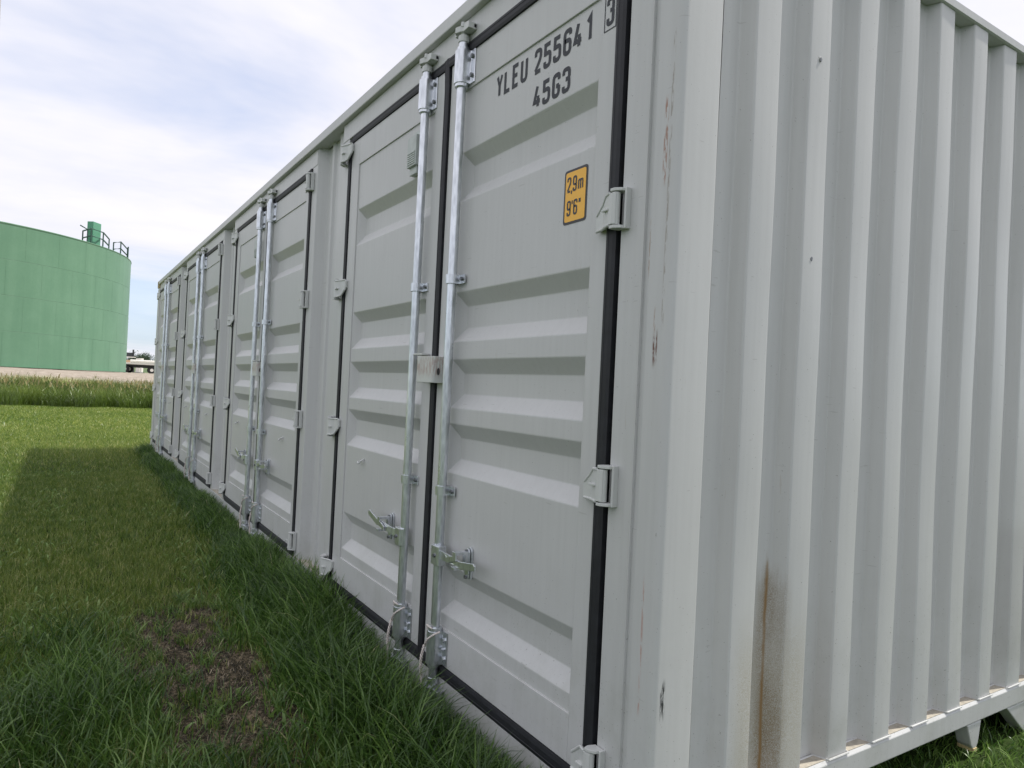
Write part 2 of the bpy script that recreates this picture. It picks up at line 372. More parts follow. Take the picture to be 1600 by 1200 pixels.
m = MB().box(-L, -L+0.15, WD-0.15, WD-YP, 0.1185, H-0.1185); m.build('corner_post', M_PAINT, CT, 0.012, 3)
# end wall: nine pressed corrugations between the posts
PE, Y0 = 0.2451, 0.1665
def corr_profile(ystart, yend, x_out, depth, pitch, flat_out, run):
    pts = [(x_out, ystart)]; y = ystart; flat_in = pitch-flat_out-2*run
    while y+run+flat_in+run < yend+0.02:
        pts += [(x_out-depth, y+run), (x_out-depth, y+run+flat_in), (x_out, y+2*run+flat_in), (x_out, min(y+pitch, yend))]; y += pitch
    if pts[-1][1] < yend-1e-4: pts.append((x_out-depth, min(y+run, yend-0.002))); pts.append((x_out-depth, yend))
    return pts
for nm, (a, b, s) in {'end_wall': (0, 1, 1)}.items():
    P = corr_profile(Y0-0.0025, WD-0.1615, -0.004, 0.0456, PE, 0.104, 0.019)
    P = [(x, y) for x, y in P]
    P = fillet(P, 0.006, 3)
    m = MB(); Q = P+[(-0.062, WD-0.1615), (-0.062, Y0-0.0025)]
    zr = np.linspace(0.205, 2.7905, 40); nP = len(P)
m.add([(x+0.0016*(math.sin(z*3.1+y*5.3)+math.sin(z*7.7+y*11.0+1.0)*0.6+math.sin(z*1.3-y*17.0)), y+0.0012*math.sin(z*4.3+y*9.0), z) for z in zr for x, y in P],
      [(k*nP+i, k*nP+i+1, (k+1)*nP+i+1, (k+1)*nP+i) for k in range(39) for i in range(nP-1)])
m.build('end_wall', M_END, CT, fix=False, smooth=True)
# shallow pitted dents in the end wall: little raised rings, each with a dark disc
for (y, z, r) in ((0.60, 2.385, 0.006), (0.597, 1.775, 0.005)):
    dm = MB()
    ring = [(r*(1+.25*math.sin(k*2.1)), k) for k in range(9)]
    dm.add([(-0.0022, y, z)]+[(-0.004, y+q*1.3*math.cos(2*PI*k/9), z+q*1.6*math.sin(2*PI*k/9)) for q, k in ring], [(0, 1+k, 1+(k+1) % 9) for k in range(9)])
    dm.build('dent', M_END, CT)
    pm_ = MB(); pm_.prism([(y+0.0045*math.cos(k), z-0.002+0.007*math.sin(k)) for k in range(6)], -0.006, -0.0018, 'x'); pm_.build('dark_spot', M_BOLT, CT)
P = [(-L+0.004+(-0.004-x), y) for x, y in corr_profile(0.15, WD-0.15, -0.004, 0.0456, 0.267, 0.115, 0.018)]
MB().sheet(P, 0.16, 2.79, 'z').build('end_wall', M_PAINT, CT)
P = []
x = -0.15
while x > -L+0.3:
    P += [(x, WD-0.004), (x-0.07, WD-0.004), (x-0.138, WD-0.04), (x-0.21, WD-0.04)]; x -= 0.278
P.append((-L+0.15, WD-0.004)); MB().sheet(P, 0.16, 2.8355, 'z').build('side_wall', M_PAINT, CT)
# end rails: bottom rail with a dusty ledge, top header with thin lip
m = MB(); m.prism([(0.0, 0.128), (0.0, 0.196), (-0.007, 0.2035), (-0.075, 0.2035), (-0.075, 0.128), (-0.068, 0.121), (-0.008, 0.121)], 0.1635, WD-0.1635, 'x') if False else None
m = MB(); v = [(0.0, 0.126), (0.0, 0.194), (-0.009, 0.2045), (-0.080, 0.2045), (-0.080, 0.120), (-0.006, 0.120)]
m.add([(p[0], 0.1635, p[1]) for p in v]+[(p[0], WD-0.1635, p[1]) for p in v], [tuple(range(6)), tuple(range(11, 5, -1))]+[(i, i+6, (i+1) % 6+6, (i+1) % 6) for i in range(6)])
m.build('end_bottom_rail', M_PAINT, CT, 0.002)
m = MB().box(-0.0585, -0.0085, Y0+0.01, WD-0.17, 0.2045, 0.2062); m.build('dusty_ledge', M_SOILED, CT)
v = [(-0.002, 2.791), (0.004, 2.795), (0.004, 2.822), (-0.004, 2.826), (-0.075, 2.868), (-0.075, 2.791)]
m = MB(); m.add([(p[0], 0.1635, p[1]) for p in v]+[(p[0], WD-0.1635, p[1]) for p in v], [tuple(range(6)), tuple(range(11, 5, -1))]+[(i, i+6, (i+1) % 6+6, (i+1) % 6) for i in range(6)])
m.build('end_top_rail', M_PAINT, CT)
v = [(-L, 0.12), (-L+0.07, 0.12), (-L+0.07, 0.2), (-L, 0.2)]
MB().box(-L, -L+0.08, 0.1635, WD-0.1635, 0.12, 0.2).build('end_bottom_rail', M_PAINT, CT, 0.003)
MB().box(-L, -L+0.08, 0.1635, WD-0.1635, 2.78, 2.87).build('end_top_rail', M_PAINT, CT, 0.003)
# weld beads along the foot of the corrugations
wb = MB(); Pw = corr_profile(Y0, WD-0.1615, -0.001, 0.0456, PE, 0.104, 0.019)
wb.tube([(x, y, 0.2065) for x, y in Pw], 0.0035, 6); wb.build('weld_bead', M_PAINT, CT)
# bracket leg and gusset hanging under the end rail
m = MB(); m.prism([(1.700, 0.1195), (1.812, 0.1195), (1.792, 0.035), (1.778, 0.018), (1.752, 0.018), (1.738, 0.035)], -0.06, -0.004, 'x'); lg = m.build('bracket_leg', M_PAINT, CT, 0.004)
MB().box(-0.062, -0.001, 1.752, 1.778, 0.006, 0.020).build('leg_tip', M_YRUST, lg)
m = MB(); m.prism([(2.03, 0.1195), (2.30, 0.1195), (2.30, -0.015), (2.20, -0.015)], -0.06, -0.004, 'x'); m.build('gusset', M_PAINT, CT, 0.004)

# posts between doors
def mid_post(sa, sb):
    w = sb-sa
    P = [(sa, Y_D), (sa+0.105, Y_D), (sa+0.115, 0.054), (sa+0.255, 0.057), (sa+0.275, 0.088), (sa+0.40, 0.088), (sa+0.412, 0.074), (sa+0.45, 0.074), (sa+0.462, 0.092), (sb-0.150, 0.092), (sb-0.105, Y_D), (sb, Y_D)]
    P = [(-a, b) for a, b in P]
    m = MB(); m.prism(fillet(P, 0.005, 2)+[(-sb, 0.13), (-sa, 0.13)], 0.1705, 2.8355, 'z')
    o = m.build('door_post', M_PAINT, CT)
    m = MB().box(-sb+0.002, -sa-0.002, Y_D-0.002, 0.128, 0.166, 0.1735); m.build('post_ledge', M_SOILED, CT, 0.002)
for i in range(3):
    a, s = DOORS[i]; mid_post(a+DW*s+0.001, DOORS[i+1][0]-0.001)

# ---- doors (each leaf is a part; u grows towards the far end, local x = -u, origin at the seal's outer edge)
ZT, ZB = 2.731, 0.166
TROUGHS = [(2.294, 2.086), (1.720, 1.513), (1.447, 1.245), (1.186, 0.982), (0.619, 0.413)]
DEP, RUN, PF = 0.036, 0.062, 0.0365
def trough_depth(z):
    d = 0
    for a, b in TROUGHS:
        if b <= z <= a: d = max(d, min(1, (a-z)/RUN, (z-b)/RUN))
    return d
def make_panel(ua, ub):
    zsv = [0.362, 0.39]
    for a, b in sorted(TROUGHS, key=lambda q: q[0]):
        for t in (-.06, 0, .06, .14, .3, .5, .7, .86, .94, 1, 1.06): zsv.append(b+RUN*t)
        for t in (1.06, 1, .94, .86, .7, .5, .3, .14, .06, 0, -.06): zsv.append(a-RUN*t)
    zsv += [2.41, 2.5, 2.543]; zsv = sorted(set(round(z, 4) for z in zsv))
    E = 0.046; tt = (0, .06, .14, .3, .5, .7, .86, .94, 1, 1.06)
    usv = sorted(set([ua, ub]+[ua+0.006+E*t for t in tt]+[ub-0.006-E*t for t in tt]+list(np.linspace(ua+0.08, ub-0.08, 6))))
    def sm(t):      # soft corner
        e = 0.10
        if t < e: return t*t/(2*e)+0.0 if t > 0 else 0
        if t > 1-e: return 1-e-(1-t)**2/(2*e)+0.0 if t < 1 else 1-e
        return t-e/2
    V = []
    for u in usv:
        eu = min(1, max(0, (u-ua-0.006)/E), max(0, (ub-0.006-u)/E))
        for z in zsv:
            V.append((-u, PF+DEP*sm(min(eu, trough_depth(z)))/0.9, z))
    n = len(zsv); F_ = []
    def dep(u, z): return min(min(1, max(0, (u-ua-0.006)/E), max(0, (ub-0.006-u)/E)), trough_depth(z))
    for i in range(len(usv)-1):
        for j in range(n-1):
            q = (i*n+j, i*n+j+1, (i+1)*n+j+1, (i+1)*n+j)
            d = [dep(usv[i], zsv[j]), dep(usv[i], zsv[j+1]), dep(usv[i+1], zsv[j+1]), dep(usv[i+1], zsv[j])]; c_ = dep((usv[i]+usv[i+1])/2, (zsv[j]+zsv[j+1])/2)
            if abs(d[0]+d[2]-d[1]-d[3]) < 1e-6: F_.append(q)
            elif abs((d[0]+d[2])/2-c_) < abs((d[1]+d[3])/2-c_): F_ += [(q[0], q[1], q[2]), (q[0], q[2], q[3])]
            else: F_ += [(q[0], q[1], q[3]), (q[1], q[2], q[3])]
    m = MB(); m.add(V, F_); return m
# local u values
UR0, UR1, UL0, UL1 = 0.050, 1.125, 1.177, 2.343
PR = (0.128, 1.012); PL = (1.272, 2.222)
def leaf_frame(u0, u1, pa, pb, chamf=False):
    m = MB(); T = 0.05
    m.box(-u0, -pa, Y_D, Y_D+T, 0.215, 2.69); m.box(-pb, -u1, Y_D, Y_D+T, 0.215, 2.69)
    m.box(-pa, -pb, Y_D, Y_D+T, 0.215, 0.362); m.box(-pa, -pb, Y_D, Y_D+T, 2.5425, 2.69)
    return m
def strip(pts, w, y0, y1):
    """gasket: mitred ribbon in the door plane with a raised lip"""
    n = len(pts); P = [Vector(p) for p in pts]; m = MB(); cols = [(-0.5, 0.0), (-0.485, 0.93), (-0.20, 1.0), (-0.17, 0.97), (0.20, 0.97), (0.23, 1.0), (0.485, 0.93), (0.5, 0.0)]
    V = []
    for i in range(n):
        a = (P[i]-P[i-1]).normalized() if i else None; b = (P[i+1]-P[i]).normalized() if i < n-1 else None
        if a is None: a = b
        if b is None: b = a
        na = Vector((-a.y, a.x)); nb = Vector((-b.y, b.x)); k = (na+nb); k = k/(1+na.dot(nb))
        for t, h in cols:
            q = P[i]+k*w*t; V.append((q.x, y0+(y1-y0)*h, q.y))
    c = len(cols); F_ = [(i*c+j, i*c+j+1, (i+1)*c+j+1, (i+1)*c+j) for i in range(n-1) for j in range(c-1)]
    m.add(V, F_); return m
def bolt(m, x, y, z, r=0.008, h=0.008):
    m.prism([(x+r*math.cos(k*PI/3), z+r*math.sin(k*PI/3)) for k in range(6)], y, y-h, 'y')
def hinge(parent, u, z, sgn):
    """sgn=+1: strap runs to larger u (near leaf), -1: to smaller u"""
    X = lambda a: -(u+sgn*a)
    m = MB()
    m.tube([(X(0), 0.0, z-0.046), (X(0), 0.0, z+0.046)], 0.0125, 14)
    o = m.build('hinge', M_HINGE, parent, smooth=True)
    m = MB()                                        # lugs on the post
    for dz in (-0.053, 0.053):
        m.prism([(X(-0.028), 0.0245), (X(-0.024), 0.0), (X(-0.006), -0.015), (X(0.010), -0.015), (X(0.015), 0.0), (X(0.008), 0.0245)], z+dz-0.0045, z+dz+0.0045, 'z')
    m.box(X(-0.034), X(-0.026), 0.008, 0.0275, z-0.058, z+0.058)
    m.build('hinge_lug', M_HINGE, o if False else parent, 0.0015)
    m = MB()                                        # strap, narrowing towards its tip
    g = lambda h: z+sgn*h
    cols = [(-0.010, -0.0105, 0.045, -0.045), (0.000, -0.0150, 0.045, -0.045), (0.014, -0.0140, 0.045, -0.046), (0.040, -0.0040, 0.043, -0.046), (0.062, 0.0060, 0.028, -0.047), (0.100, 0.0130, -0.002, -0.048), (0.106, 0.0150, -0.012, -0.044)]
    if sgn < 0: cols = [(a, y, t, b_) for (a, y, _, b_), t in zip(cols, (0.045, 0.045, 0.045, 0.044, 0.038, 0.006, -0.006))]
    V = []
    for a, y, t1_, t0_ in cols: V += [(X(a), y, g(t1_)), (X(a), y, g(t0_)), (X(a), y+0.009, g(t0_)), (X(a), y+0.009, g(t1_))]
    n_ = len(cols); m.add(V, [(0, 1, 2, 3), tuple(4*(n_-1)+k for k in (3, 2, 1, 0))]+[(4*i_+k, 4*i_+(k+1) % 4, 4*i_+4+(k+1) % 4, 4*i_+4+k) for i_ in range(n_-1) for k in range(4)])
    for idx in (2, 3):
        m.tube([(X(c_[0]), c_[1]+0.001, g(c_[idx])) for c_ in cols[2:6]], 0.0052, 6)
    m.box(X(0.018), X(0.046), -0.0165, -0.002, g(-0.004), g(0.003))
    m.box(X(0.060), X(0.102), 0.012, 0.031, g(-0.044), g(-0.004))
    m.build('hinge_strap', M_HINGE, parent, 0.0015)
def rod_set(parent, u, hs):
    """locking rod with sleeves, cams, guides and handle; hs=-1: handle towards the near end"""
    x = -u; yr = 0.002; R = 0.0185
    m = MB(); m.tube([(x, yr, 0.165), (x, yr, 2.735)], R, 18); m.build('locking_rod', M_GALV, parent, smooth=True)
    for (z0, z1, top) in ((2.555, 2.688, True), (0.222, 0.352, False)):
        m = MB(); f = 1
        prof = fillet([(x-0.030, Y_D+0.004), (x-0.030, yr-0.016), (x-0.012, yr-0.030), (x+0.012, yr-0.030), (x+0.030, yr-0.014), (x+0.030, Y_D-0.006), (x+0.062, Y_D-0.006), (x+0.062, Y_D-0.001), (x+0.025, Y_D-0.001), (x+0.025, Y_D+0.004)], 0.004, 2)
        m.prism(prof, z0, z1, 'z'); o = m.build('rod_sleeve', M_GALV, parent)
        for zb in (z0+0.028, z1-0.028): m = MB(); bolt(m, x+0.048, Y_D-0.005, zb, 0.009, 0.011); m.build('bolt', M_BOLT if top else M_GALV, parent)
        for zb in (z0+0.022, z1-0.022): m = MB(); m.tube([(x-0.028, yr-0.004, zb), (x-0.034, yr-0.006, zb)], 0.006, 8); m.build('bolt', M_BOLT, parent)
        if not top: m = MB(); bolt(m, x+0.043, Y_D-0.005, (z0+z1)/2, 0.0055, 0.014); m.build('bolt', M_GALV, parent)
        zc = z0-0.006 if top else z1+0.007
        m = MB(); m.tube([(x, yr, zc-0.008), (x, yr, zc+0.008)], 0.0275, 18); m.build('collar', M_GALV, parent, 0.001, smooth=True)
        m = MB(); m.tube([(x, yr, z1 if top else z0-0.012), (x, yr, z1+0.014 if top else z0)], 0.0245, 18); m.build('collar', M_GALV, parent, smooth=True)
    # cams and keepers
    for (z, s, mat) in ((2.735, 1, M_HINGE), (0.155, -1, M_GALV)):
        m = MB(); m.tube([(x, yr, z-0.012*s), (x, yr, z+0.014*s)], 0.0225, 12)
        m.tube([(x, yr, z+0.01*s), (x, yr, z+0.03*s)], 0.013, 10)
        m.prism([(x-0.036, yr-0.018), (x-0.020, yr-0.030), (x+0.006, yr-0.022), (x+0.026, yr-0.008), (x+0.022, yr+0.010), (x-0.004, yr+0.012), (x-0.032, yr+0.004)], z+0.026*s, z+0.050*s, 'z')
        m.tube([(x+0.010, yr-0.012, z+0.045*s), (x+0.012, yr-0.010, z+0.064*s)], 0.010, 8)
        m.build('locking_cam', mat, parent, 0.0015)
        m = MB(); m.box(x-0.046, x-0.028, -0.014, Y_D-0.005, z+0.022*s, z+0.056*s)
        m.prism([(x+0.018, z+0.024*s), (x+0.062, z+0.026*s), (x+0.062, z+0.052*s), (x+0.030, z+0.058*s), (x+0.018, z+0.048*s)], -0.012, Y_D-0.005, 'y')
        m.box(x-0.046, x+0.062, 0.012, Y_D-0.005, z+0.030*s, z+0.048*s)
        m.build('cam_keeper', mat, parent, 0.002)
    for z in (1.765, 0.915):
        ro_, ri_ = 0.0262, 0.0188
        arc = [(x+ro_*math.cos(a), yr+ro_*math.sin(a)) for a in [PI+PI*k/12 for k in range(13)]]
        prof = [(x-ro_, Y_D+0.003)]+arc+[(x+ro_, Y_D-0.007), (x+0.064, Y_D-0.007), (x+0.064, Y_D-0.001), (x+ri_, Y_D-0.001), (x+ri_, yr)]+[(x+ri_*math.cos(a), yr+ri_*math.sin(a)) for a in [2*PI-PI*k/12 for k in range(1, 13)]]+[(x-ri_, Y_D+0.003)]
        m = MB(); m.prism(prof, z-0.018, z+0.018, 'z'); m.build('rod_guide', M_GALV, parent)
        m = MB(); bolt(m, x+0.048, Y_D-0.006, z, 0.0085, 0.010); m.build('bolt', M_BOLT, parent)
        m = MB(); m.tube([(x-ro_+0.003, yr-0.004, z), (x-ro_-0.006, yr-0.006, z)], 0.0065, 8); m.build('bolt', M_BOLT, parent)
    # handle: hub bracket, flat lever with bent tip
    D = lambda a: x-hs*a if False else x+(-hs)*a
    z = 0.662
    m = MB(); m.prism(fillet([(D(-0.022), yr-0.014), (D(-0.010), yr-0.030), (D(0.030), yr-0.030), (D(0.046), yr-0.026), (D(0.046), yr+0.010), (D(0.024), yr+0.012)], 0.004, 2), z-0.040, z+0.036, 'z')
    hb = m.build('handle_hub', M_GALV, parent, 0.002)
    m = MB(); bolt(m, D(0.022), yr-0.029, z-0.002, 0.008, 0.007); m.build('bolt', M_BOLT, parent)
    m = MB()
    prof = [(0.03, 0.020), (0.10, 0.026), (0.16, 0.034), (0.20, 0.036), (0.235, 0.036), (0.34, 0.062), (0.350, 0.056), (0.347, 0.038), (0.240, 0.008), (0.20, 0.010), (0.16, 0.006), (0.10, -0.006), (0.03, -0.016)]
    if hs < 0: prof = [(a, b-0.10*max(0, a-0.10)) for a, b in prof]
    def yy(a): return yr-0.010-0.022*min(1, max(0, (a-0.03)/0.10))
    n = len(prof); V = [(D(a), yy(a)-0.004, z+b) for a, b in prof]+[(D(a), yy(a)+0.004, z+b) for a, b in prof]
    m.add(V, [tuple(range(n)), tuple(range(2*n-1, n-1, -1))]+[(i, (i+1) % n, (i+1) % n+n, i+n) for i in range(n)])
    m.build('handle', M_GALV, parent, 0.0012)
    # retainer: oval plate, hooked latch over the lever
    m = MB(); cxx = D(0.205)
    oval = lambda r, h: [(cxx+r*math.cos(a), z+0.004+(h if math.sin(a) >= 0 else -h)+r*math.sin(a)) for a in [2*PI*k/20 for k in range(20)]]
    m.prism(oval(0.017, 0.045), Y_D+0.006, Y_D-0.004, 'y')
    m.prism(oval(0.015, 0.043), Y_D-0.007, Y_D-0.013, 'y')
    m.prism([(cxx-0.012, z+0.010), (cxx+0.012, z+0.010), (cxx+0.012, z+0.050), (cxx-0.012, z+0.052)], Y_D-0.010, Y_D-0.026, 'y')
    rt = m.build('handle_catch', M_GALV, parent, 0.0015)
    for dz_, r_ in ((0.048, 0.010), (-0.046, 0.007)):
        m = MB(); bolt(m, cxx, Y_D-0.012, z+dz_, r_, 0.009); m.build('bolt', M_BOLT, parent)
    m = MB(); yl = yr-0.042
    m.prism([(cxx-0.014, z+0.052), (cxx+0.012, z+0.052), (cxx+0.014, z+0.020), (D(0.160), z+0.002), (D(0.150), z-0.002), (D(0.135), z+0.016), (D(0.165), z+0.028), (cxx-0.012, z+0.034)] if hs < 0 else
            [(cxx+0.014, z+0.052), (cxx-0.012, z+0.052), (cxx-0.014, z+0.020), (D(0.160), z+0.002), (D(0.150), z-0.002), (D(0.135), z+0.016), (D(0.165), z+0.028), (cxx+0.012, z+0.034)], yl, yl+0.006, 'y')
    m.box(cxx-0.011, cxx+0.011, yl+0.003, Y_D-0.011, z+0.040, z+0.052)
    m.build('catch_latch', M_GALV, parent, 0.001)
    m = MB(); m.box(cxx-0.012, cxx+0.012, yl-0.004, Y_D-0.010, z-0.014, z-0.004); m.build('catch_rest', M_GALV, parent, 0.001)
    # cord looped round the lower sleeve with a hanging plait
    m = MB(); zt = 0.357; pts = [(x+0.048, yr-0.002, zt+0.004), (x+0.036, yr-0.026, zt-0.010), (x+0.012, yr-0.036, zt-0.030), (x-0.016, yr-0.034, zt-0.056), (x-0.034, yr-0.024, zt-0.072), (x-0.038, yr-0.020, zt-0.075)]
    m.tube(pts, 0.0036, 6)
    for ph in (0, PI):
        q = []
        ln_ = 0.17 if hs > 0 else 0.15
        for k in range(26):
            t = k/25; q.append((x-0.040-0.012*t+0.0042*math.cos(t*34+ph), yr-0.024-0.010*math.sin(t*3)+0.0042*math.sin(t*34+ph), zt-0.074-ln_*t*0.85))
        m.tube(q, 0.0032, 5)
    e = q[-1]; m.tube([(e[0]+0.014*math.sin(a), e[1]-0.006*math.sin(a), e[2]-0.022*(1-math.cos(a))) for a in [2*PI*k/14 for k in range(15)]], 0.0034, 5)
    m.tube([(x-0.038, yr-0.020, zt-0.075), (x-0.037, yr-0.012, zt-0.03), (x-0.030, yr-0.022, zt+0.012), (x-0.006, yr-0.028, zt+0.014), (x+0.020, yr-0.024, zt+0.010)], 0.0034, 6)
    m.build('seal_cord', M_CORD, parent)
def hook(parent, u, z):
    m = MB(); m.tube([(-u+0.020, Y_D+0.006, z+0.016), (-u+0.020, Y_D-0.012, z+0.008), (-u+0.010, Y_D-0.018, z-0.006), (-u-0.010, Y_D-0.018, z-0.008), (-u-0.022, Y_D-0.010, z+0.002), (-u-0.022, Y_D+0.006, z+0.006)], 0.0045, 6)
    m.build('hook', M_HINGE, parent)

HZ = (2.635, 1.860, 1.073, 0.275)
def mk_right():
    lf = leaf_frame(UR0, UR1, *PR).build('side_door', M_PAINT, CT, 0.0025)
    make_panel(*PR).build('corrugated_panel', M_PAINT, lf, fix=False)
    strip([(-0.0255, ZB+0.003), (-0.0255, ZT-0.0)], 0.045, Y_D+0.03, 0.020).build('door_gasket', M_RUBBER, lf)
    m = strip([(-0.001, ZT-0.021), (-UR1-0.02, ZT-0.021)], 0.041, Y_D+0.03, 0.0195); m.build('door_gasket', M_RUBBER, lf)
    strip([(-0.001, ZB+0.0245), (-UR1-0.026, ZB+0.0245)], 0.048, Y_D+0.03, 0.0205).build('door_gasket', M_RUBBER, lf)
    strip([(-UR1-0.026, ZB+0.003), (-UR1-0.026, 2.60), (-UR1-0.030, 2.66), (-UR1-0.040, 2.729)], 0.042, Y_D+0.03, 0.0190).build('door_gasket', M_RUBBER, lf)
    for z in HZ: hinge(lf, -0.016, z, +1)
    rod_set(lf, 0.978, -1)
    return lf
def mk_left():
    lf = leaf_frame(UL0, UL1, *PL).build('side_door', M_PAINT, CT, 0.0025)
    make_panel(*PL).build('corrugated_panel', M_PAINT, lf, fix=False)
    uo = DW-0.030
    strip([(-uo, ZB+0.03), (-uo, ZT-0.075), (-uo+0.012, ZT-0.045), (-uo+0.05, ZT-0.0205), (-UR1-0.035, ZT-0.0205)], 0.038, Y_D+0.03, 0.0220).build('door_gasket', M_RUBBER, lf)
    strip([(-uo, ZB+0.060), (-uo+0.006, ZB+0.040), (-uo+0.04, ZB+0.024), (-UR1-0.035, ZB+0.024)], 0.048, Y_D+0.03, 0.0210).build('door_gasket', M_RUBBER, lf)
    for z in HZ: hinge(lf, DW+0.016, z, -1)
    rod_set(lf, 1.318, +1)
    hook(lf, 1.957, 0.918)
    # vent cowl beside the rod
    m = MB(); ua, ub = 1.395, 1.490
    m.prism([(-ub, 2.335), (-ua, 2.335), (-ua, 2.345), (-ua, 2.475), (-ub+0.01, 2.475), (-ub, 2.465)], 0.0, PF+0.001, 'y')
    vt = m.build('vent_cowl', M_VENT, lf, 0.003)
    m = MB(); m.box(-ub+0.012, -ua-0.012, 0.026, PF, 2.475, 2.505); m.box(-ub+0.010, -ua-0.010, 0.012, PF, 2.300, 2.335)
    m.build('vent_tab', M_VENT, lf, 0.002)
    m = MB()
    for k in range(6): m.box(-ub+0.008, -ua-0.008, -0.003, 0.001, 2.345+k*0.010, 2.350+k*0.010)
    q_ = m.build('vent_slats', M_VENT, lf); q_['kind'] = 'stuff'
    return lf
def header(a, s):
    wa = DW*s
    MB().box(-a-wa-0.10, -a+0.0, Y_D-0.0015, 0.11, ZT+0.001, 2.8352) if False else None
R0 = mk_right(); L0 = mk_left()
# lock box spans the joint, welded to the near leaf
def lockbox(lf):
    m = MB(); ua, ub = 1.052, 1.208
    m.prism(fillet([(-ub, Y_D-0.002), (-ub, -0.031), (-ua, -0.031), (-ua, Y_D-0.002)], 0.014, 4), 1.345, 1.455, 'z')
    m.box(-ub-0.060, -ub, Y_D-0.010, Y_D-0.002, 1.350, 1.470)
    b = m.build('lock_box', M_BOX, lf, 0.002)
    m = MB(); m.box(-ub-0.060, -ub+0.02, -0.02, Y_D-0.010, 1.462, 1.470); m.build('lock_box_lid', M_BOX, lf, 0.0015)
    m = MB(); m.prism([(0.006*math.cos(k*PI/5), 1.392+0.015*math.sin(k*PI/5)) for k in range(10)], -ua+0.001, -ua+0.004, 'x')
    m2 = MB(); m2.add([(v[0], -0.004+v[1], v[2]) for v in m.v], m.f); m2.build('lock_hole', M_FLOOR, lf)
lockbox(R0)
def children(o): return [c for c in bpy.data.objects if c.parent == o]
def copy_tree(o, parent):
    c = o.copy(); COL.objects.link(c); c.parent = parent
    for ch in children(o): copy_tree(ch, c)
    return c
pairs = []
for i, (a, s) in enumerate(DOORS):
    if i == 0: r, l = R0, L0
    else: r, l = copy_tree(R0, CT), copy_tree(L0, CT)
    pairs.append((r, l))
for i, (a, s) in enumerate(DOORS):
    r, l = pairs[i]
    for o in (r, l): o.location = (-a, 0, 0); o.scale = (s, 1, 1)
    if i: hook(r, 0.45, 0.90)
    xa = -a+0.0 if i else -a-0.0
    MB().box(-a-DW*s-0.103, -a+(0.0 if i == 0 else 0.103), Y_D-0.003, 0.10, ZT+0.001, 2.8352).build('door_header', M_PAINT, CT, 0.002)
pairs[0][0]['label'] = 'nearest door leaf with dark lettering and yellow height sticker'
pairs[0][1]['label'] = 'second door leaf from the near corner with a vent cowl beside its rod'

# ---- lettering on the nearest leaf
def rr(pts, r, closed=False): return fillet(pts, r, 5, closed)
GL = {
 'Y': ([[(0, 1), (.5, .46), (1, 1)], [(.5, .5), (.5, -.0)]], []), 'L': ([[(0, 1.0), (0, 0), (1, 0)]], []),
 'E': ([[(1, 1), (0, 1), (0, 0), (1, 0)], [(0, .52), (.85, .52)]], []), 'U': ([], [[(0, 1), (0, 0), (1, 0), (1, 1)]]),
 '2': ([[(-.05, 0), (1, 0)]], [[(0, .74), (0, 1), (1, 1), (1, .60), (0, .06)]]),
 '5': ([[(.97, 1), (.04, 1), (.02, .5)]], [[(0.02, .58), (1, .62), (1, 0), (0, 0), (0, .24)]]),
 '6': ([], [[(1, .78), (1, 1), (0, 1), (0, 0), (1, 0), (1, .57), (0.0, .57)]]),
 '9': ([], [[(0, .22), (0, 0), (1, 0), (1, 1), (0, 1), (0, .43), (1.0, .43)]]),
 '4': ([[(.52, 1), (-.02, .24), (1.1, .24)], [(.72, .52), (.72, 0)]], []), '1': ([[(.15, .80), (.62, 1), (.62, 0)]], []),
 '3': ([], [[(0, .76), (0, 1), (1, 1), (1, .53), (.40, .53)], [(.40, .53), (1, .53), (1, 0), (0, 0), (0, .24)]]),
 'G': ([[(.5, .46), (1, .46)]], [[(1, .74), (1, 1), (0, 1), (0, 0), (1, 0), (1, .46)]]),
 'm': ([[(-.15, 0), (-.15, .66)]], [[(-.15, .62), (.55, .66), (.55, 0)], [(.5, .62), (1.25, .66), (1.25, 0)]]),
 ',': ([[(.5, .05), (.3, -.2)]], []), "'": ([[(.5, 1.02), (.45, .76)]], []), '"': ([[(.2, 1.02), (.2, .74)], [(.75, 1.02), (.75, .74)]], []), ' ': ([], [])}
def ribbon(m, pts, w, y):
    P = [Vector(p) for p in pts]; Q = [P[0]]
    for p in P[1:]:
        if (p-Q[-1]).length > 1e-6: Q.append(p)
    P = Q; n = len(P); V = []
    for i in range(n):
        a = (P[i]-P[i-1]).normalized() if i else (P[1]-P[0]).normalized(); b = (P[i+1]-P[i]).normalized() if i < n-1 else a
        na = Vector((-a.y, a.x)); nb = Vector((-b.y, b.x)); k = (na+nb)/max(0.35, 1+na.dot(nb))
        for t in (-.5, .5): q = P[i]+k*w*t; V.append((q.x, y, q.y))
    m.add(V, [(2*i, 2*i+1, 2*i+3, 2*i+2) for i in range(n-1)])
def glyph(m, ch, x, z, w, h, t, y):
    sh, ro = GL[ch]; f = lambda p: (x+t/2+p[0]*(w-t), z+t/2+p[1]*(h-t)); k = 0
    for q in sh: ribbon(m, [f(p) for p in q], t, y-0.00006*k); k += 1
    for q in ro: ribbon(m, rr([f(p) for p in q], (w-t)*0.48), t, y-0.00006*k); k += 1
YT = PF-0.0009; a0 = DOORS[0][0]
m = MB()
for i, ch in enumerate('YLEU 255641'):
    s_ = 0.991-i*0.0560+(0.024 if i > 4 else 0)-(0.004 if i == 10 else 0); m = MB(); glyph(m, ch, -s_+a0, 2.431, 0.0455, 0.089, 0.0150, YT); ch != ' ' and m.build('letter' if ch.isalpha() else 'digit', M_PRINT, R0, fix=False)
t_ = 0.0035; bx0, bx1, bz0, bz1 = -0.3465+a0, -0.2945+a0, 2.424, 2.540

